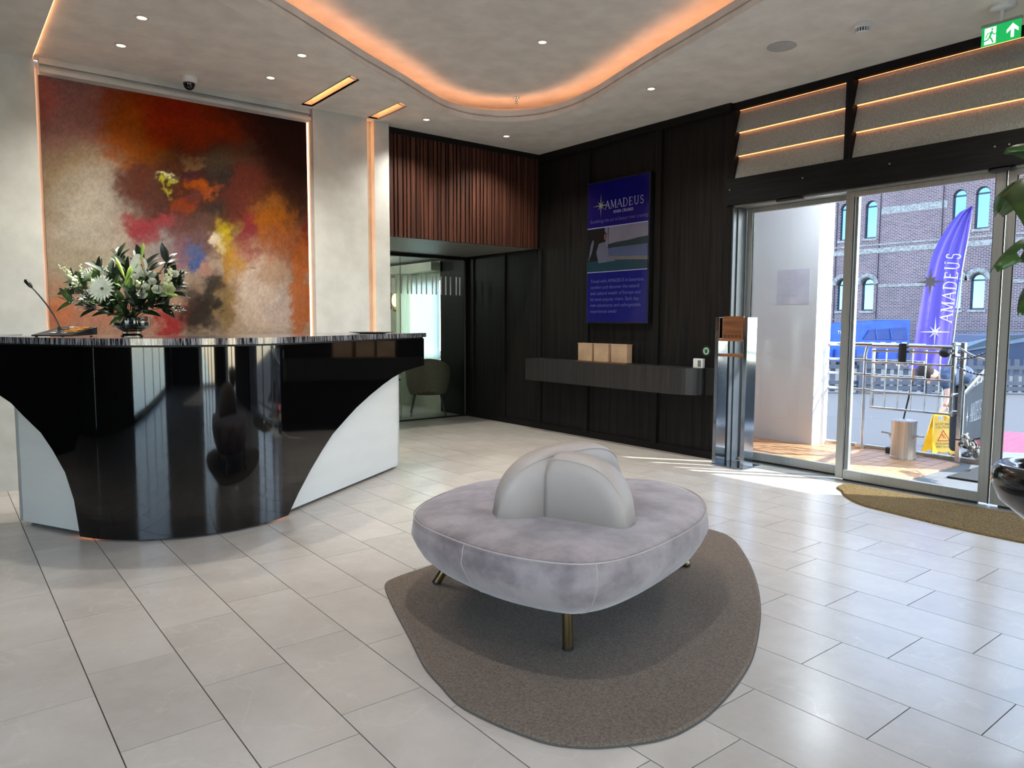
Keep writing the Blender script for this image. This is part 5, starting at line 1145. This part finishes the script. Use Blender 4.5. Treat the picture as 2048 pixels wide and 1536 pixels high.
for nm, p0, p1, r, m, lb in [('safety_rope', PD(1915, 718, 6.35), PD(2000, 690, 5.9), .008, 'r', 'black and white twisted rope rising from the gate post'), ('safety_rope', PD(1915, 735, 6.35), PD(2000, 748, 5.9), .008, 'r', 'black and white twisted rope running level under the upper rope'),
    ('stay_bar', PD(1922, 698, 6.35), PD(2000, 722, 6.0), .010, 's', 'thin steel stay bar sloping down from the gate post'), ('lashing_rope', PD(1912, 879, 6.3), PD(1998, 862, 5.95), .007, 'd', 'dark lashing rope at the foot of the gate post')]:
    p0, p1 = Vector(p0), Vector(p1); t = thing(nm, lb, 'rope' if m != 's' else 'bar', p0)
    n1 = 60; pts = [p0+(p1-p0)*i/n1-Vector((0, 0, .03*math.sin(PI*i/n1))) for i in range(n1+1)]
    MB().tube(pts, r, 8).build('strand', M_dark if m != 's' else M_chrome, t, smooth=True)
    if m == 'r':
        z = (p1-p0).normalized(); x = z.orthogonal().normalized(); y = z.cross(x)
        MB().tube([p+(x*math.cos(i*1.3)+y*math.sin(i*1.3))*r*.75 for i, p in enumerate(pts)], r*.5, 5).build('light_strand', M_text, t, smooth=True)
M_chain = mat('worn_chain', (150, 148, 142), .6, metal=.4, rgb2=(40, 40, 42), scale=(30, 30, 30), thr=(.42, .55))
gl = thing('chain_garland', 'heap of worn grey chain links hanging at the gangway foot', 'chain', (7.3, 2.5, 0))
rr = random.Random(5); pcs = []
for i in range(30):
    t = i/29; c = PD(1926+t*44+rr.uniform(-4, 4), 882+t*36+rr.uniform(-9, 7), 6.15-.5*t)
    c.z = max(c.z, .05)
    ax = Vector((rr.uniform(-1, 1), rr.uniform(-1, 1), rr.uniform(-1, 1))).normalized(); x = ax.orthogonal().normalized(); y = ax.cross(x)
    MB().tube([c+x*.040*math.cos(a)+y*.024*math.sin(a) for a in [2*PI*k/14 for k in range(14)]], .009, 6, closed=True).build('chain_link', M_chain, gl, smooth=True)
for i in range(2): 
    c = PD(1950+i*16, 890+i*8, 6.0); MB().tube([c+Vector((0, .03*math.cos(a), .04*math.sin(a))) for a in [PI*k/6 for k in range(7)]], .006, 5).build('red_tag', mat('tag_red', (214, 60, 80), .7) if i == 0 else bpy.data.materials['tag_red'], gl)

# picket fence on the quay
M_fence = mat('slate_fence_paint', (60, 66, 80), .7, rgb2=(50, 56, 70), scale=(20, 20, 4), rand=.1)
ff = thing('picket_fence', 'dark slate picket fence across the quay behind the red carpet', 'fence', (20, 8, QZ))
Fa, Fb = Vector((17.9, 10.6, QZ)), Vector((23.4, 6.0, QZ)); Fd = (Fb-Fa); FLn = Fd.length; Fd.normalize(); ang = math.atan2(Fd.y, Fd.x)
for z, h in ((.30, .10), (.72, .10), (.16, .12)):
    c = (Fa+Fb)/2; MB().box((c.x, c.y, QZ+z), (FLn, .04, h), ang).build('fence_rail', M_fence, ff)
me = MB().box((0, 0, .44), (.13, .03, .88)).data('picket'); me.materials.append(M_fence); npk = int(FLn/.24)
for i in range(npk):
    o = link('picket', me, ff); p = Fa+Fd*(i*.24+.12)-Vector((-Fd.y, Fd.x, 0))*-.04
    o.location = (p.x, p.y, QZ+.06) ; o.rotation_euler = (0, 0, ang)
for i in range(5):
    p = Fa+Fd*(i*FLn/4); MB().box((p.x, p.y, QZ+.52), (.14, .14, 1.04), ang).build('fence_post', M_fence, ff)

# blue skip container
skp = thing('waste_skip', 'blue steel roll off waste skip parked before the brick warehouse', 'container', (33.5, 15.7, QZ))
Sa, Sb = Vector((31.9, 17.2, 0)), Vector((34.7, 14.85, 0)); Sd = (Sb-Sa).normalized(); Sn = Vector((-Sd.y, Sd.x, 0))*-1
if Sn.dot(CAM-Sa) < 0: Sn = -Sn
M_skip = mat('skip_blue', (22, 84, 190), .45, rgb2=(16, 66, 160), scale=(2, 2, 2)); M_skd = mat('skip_blue_dark', (16, 56, 130), .5)
def SK(u, z, off=0): p = Sa+Sd*u+Sn*off; return Vector((p.x, p.y, z))
SL = (Sb-Sa).length
vs = [SK(0, QZ+.15), SK(SL, QZ+.15), SK(SL, 1.45), SK(SL-.4, 1.45), SK(0, 1.25), ]; vs2 = [v-Sn*1.8 for v in vs]; n5 = 5
MB().add(vs+vs2, [(0, 1, 2, 3, 4), (9, 8, 7, 6, 5)]+[(i, 5+i, 5+(i+1) % 5, (i+1) % 5) for i in range(5)]).build('tub', M_skip, skp)
MB().frame([(0, 0), (2.0, -.0), (1.9, .55), (.25, .42)], SK(SL-2.1, .55, .03), Sd, (0, 0, 1), .05).build('lid_flap', M_skd, skp)
for u in (SL-1.5, SL-.85): MB().frame([(0, 0), (.04, 0), (-.06, .5), (-.10, .5)], SK(u, .55, .09), Sd, (0, 0, 1), .03).build('rib', M_skip, skp)
for u in (.3, 1.2, 2.2, 3.2): MB().frame([(0, 0), (.08, 0), (.08, .5), (0, .5)], SK(u, QZ+.2, .05), Sd, (0, 0, 1), .06).build('rib', M_skd, skp)
for i in range(7): MB().frame([(0, 0), (.22, 0), (.22, .07), (0, .07)], SK(.4+i*.48, .36, .10), Sd, (0, 0, 1), .01).build('reflector', M_text, skp)
MB().tube([SK(.95+.2*math.cos(a), .86+.2*math.sin(a), .03) for a in [.4+5.2*k/16 for k in range(17)]], .02, 5).build('logo_ring', M_text, skp)
text('TENCEL', .2, SK(.4, .80, .04), Sd, (0, 0, 1), M_text, parent=skp)

# dark tarpaulin roof right of the flag
tp = thing('marquee_roof', 'low dark blue marquee roof standing before the brick warehouse on the right', 'marquee', (27, 8, QZ))
p = [PD(1898, 700, 24), PD(1905, 690, 24), PD(1990, 672, 23), PD(2080, 668, 22.5), PD(2080, 735, 22.5), PD(1898, 742, 24)]
bk = Vector((.62, .78, 0))*2.5; vs = p+[v+bk for v in p]
MB().add(vs, [(0, 1, 2, 3, 4, 5), (11, 10, 9, 8, 7, 6)]+[(i, 6+i, 6+(i+1) % 6, (i+1) % 6) for i in range(6)]).build('cover', mat('slate_tarpaulin', (46, 58, 84), .6), tp)
MB().add([p[1]-bk*.02, p[2]-bk*.02, p[3]-bk*.02, p[3]-bk*.02-Vector((0, 0, .16)), p[0]-bk*.02-Vector((0, 0, .12))], [(0, 1, 2, 3, 4)]).build('roof_edge', mat('pale_tarpaulin', (110, 124, 142), .6), tp)
for px in (1910, 1990, 2060): a = PD(px, 735, 23.6); MB().cyl((a.x, a.y, QZ), a, .05, n=8).build('leg', M_dark, tp)

# brick warehouse
bw = thing('brick_warehouse', 'tall purple brown brick warehouse with arched windows and pale stone bands', 'building', (42, 16, QZ))
M_brick = bpy.data.materials.new('warehouse_brick'); M_brick.use_nodes = True; n = M_brick.node_tree.nodes; L = M_brick.node_tree.links
tc = n.new('ShaderNodeTexCoord'); sx_ = n.new('ShaderNodeSeparateXYZ'); cb_ = n.new('ShaderNodeCombineXYZ'); bt = n.new('ShaderNodeTexBrick')
L.new(tc.outputs['Object'], sx_.inputs[0]); L.new(sx_.outputs['Y'], cb_.inputs['X']); L.new(sx_.outputs['Z'], cb_.inputs['Y']); L.new(cb_.outputs[0], bt.inputs['Vector'])
bt.inputs['Scale'].default_value = 1; bt.inputs['Brick Width'].default_value = .24; bt.inputs['Row Height'].default_value = .085; bt.inputs['Mortar Size'].default_value = .012
bt.inputs['Color1'].default_value = lin((104, 78, 88))+(1,); bt.inputs['Color2'].default_value = lin((74, 58, 72))+(1,); bt.inputs['Mortar'].default_value = lin((150, 146, 150))+(1,)
nz = n.new('ShaderNodeTexNoise'); nz.inputs['Scale'].default_value = .7; nz.inputs['Detail'].default_value = 4; L.new(tc.outputs['Object'], nz.inputs['Vector'])
mr = n.new('ShaderNodeMapRange'); mr.inputs[3].default_value = .75; mr.inputs[4].default_value = 1.3; L.new(nz.outputs['Fac'], mr.inputs[0])
hs = n.new('ShaderNodeHueSaturation'); L.new(bt.outputs['Color'], hs.inputs['Color']); L.new(mr.outputs[0], hs.inputs['Value']); L.new(hs.outputs[0], n['Principled BSDF'].inputs['Base Color']); n['Principled BSDF'].inputs['Roughness'].default_value = .9
M_stb = mat('pale_stone_band', (150, 152, 152), .9, rgb2=(116, 118, 122), scale=(6, 6, 10), thr=(.4, .6)); M_wf = mat('dark_window_frame', (30, 44, 62), .5); M_wg = mat('window_mirror_glass', (84, 128, 184), .03, metal=1, rgb2=(80, 122, 180), scale=(1, 1, 1))
holes = []; wins = []
for y1 in (26.98, 21.87, 15.09+.0, 9.4, 3.9):
    pass
pairs = [(22.2, 21.5), (20.72, 20.05), (16.15, 15.50), (15.09, 14.42), (10.6, 9.9), (9.5, 8.8), (26.9, 26.2), (25.7, 25.0), (28.2, 27.5)]
def archpoly(ya, yb, z0, zs): 
    r = (ya-yb)/2; c = (ya+yb)/2; return [(ya, z0), (yb, z0)]+[(c-r*math.cos(a), zs+r*math.sin(a)*.95) for a in [PI*k/10 for k in range(11)]]
for ya, yb in pairs:
    wins.append((ya, yb, 2.0, 3.52)); wins.append((ya, yb, 6.09, 7.90))
outer = [(-6, QZ-.05), (40, QZ-.05), (40, 13), (-6, 13)]
o = holed('facade', outer, [archpoly(*w_) for w_ in wins], 0, .3, M_brick, None)
for v in o.data.vertices: v.co = Vector((42+(.3-v.co.z), v.co.x, v.co.y))
o.parent = bw; o.matrix_parent_inverse = Matrix.Translation(-Vector(bw.location))
B(42.3, 42.6, -6, 40, QZ, 13).build('inner_wall', M_void, bw)
B(42.3, 52, -6, 40, 12.8, 13).build('roof', M_void, bw)
for z0, z1, x in ((5.23, 5.50, 41.96), (5.66, 5.74, 41.95), (7.35, 7.75, 41.975), (3.30, 3.46, 41.96), (8.9, 9.1, 41.95)):
    B(x, 42, -6, 40, z0, z1).build('stone_band', M_stb, bw) if not (2.0 < z0 < 3.6 or 6.1 < z0 < 8.5) else None
    if (2.0 < z0 < 3.6 or 6.1 < z0 < 8.5):
        ys = sorted([(yb-.25, ya+.25) for ya, yb in pairs]); cur = -6
        for a, b_ in ys:
            if a > cur: B(x, 42, cur, a, z0, z1).build('stone_band', M_stb, bw)
            cur = max(cur, b_)
        B(x, 42, cur, 40, z0, z1).build('stone_band', M_stb, bw)
for ya, yb, z0, zs in wins:
    r = (ya-yb)/2; c = (ya+yb)/2; ap = archpoly(ya, yb, z0, zs); inn = archpoly(ya-.06, yb+.06, z0+.09, zs)
    fr = holed('window', ap, [inn], 0, .08, M_wf, None)
    for v in fr.data.vertices: v.co = Vector((42.12+v.co.z, v.co.x, v.co.y))
    fr.parent = bw; fr.matrix_parent_inverse = Matrix.Translation(-Vector(bw.location))
    MB().bb(42.12, 42.2, yb, ya, zs-.05, zs+.03).build('transom_bar', M_wf, fr)
    gg = MB(); gg.frame([(-p_[0], p_[1]) for p_ in ap], (42.19, 0, 0), (0, -1, 0), (0, 0, 1), .01); gg.build('pane', M_wg, fr)
    B(41.93, 42.0, yb-.08, ya+.08, z0-.12, z0).build('window_sill', M_stb, bw)
    if z0 < 4:
        mb = MB()
        for k in range(15):
            a = PI*(k+.5)/15; rr_ = r+.15; mb.frame([(-.12, -.055), (.12, -.055), (.12, .055), (-.12, .055)], (41.94, c-rr_*math.cos(a), zs+rr_*math.sin(a)), (0, -math.cos(a), math.sin(a)), (0, math.sin(a), math.cos(a)), .06)
        mb.build('brick_arch', M_stb, bw)
M_pil = mat('brick_shadow_joint', (58, 52, 62), .9)  # thin dark vertical strips on the facade
for y in (24.0, 22.35, 19.85, 16.6, 13.9, 11.6): B(41.97, 42, y-.03, y+.03, QZ, 13).build('downpipe', M_pil, bw)
lr = thing('loading_ramp_rail', 'long thin galvanised railing on the loading ramp before the warehouse', 'railing', (41, 16, QZ))
B(40.2, 41.9, -6, 30, QZ, .35).build('ramp_block', mat('ramp_concrete', (92, 96, 108), .9), lr)
for z in (1.5, .95): MB().cyl((40.5, -6, z), (40.5, 30, z), .03, n=6).build('rail', M_alu, lr)
for i in range(14): y = -5+i*2.6; MB().cyl((40.5, y, .35), (40.5, y, 1.5), .03, n=6).build('post', M_alu, lr)
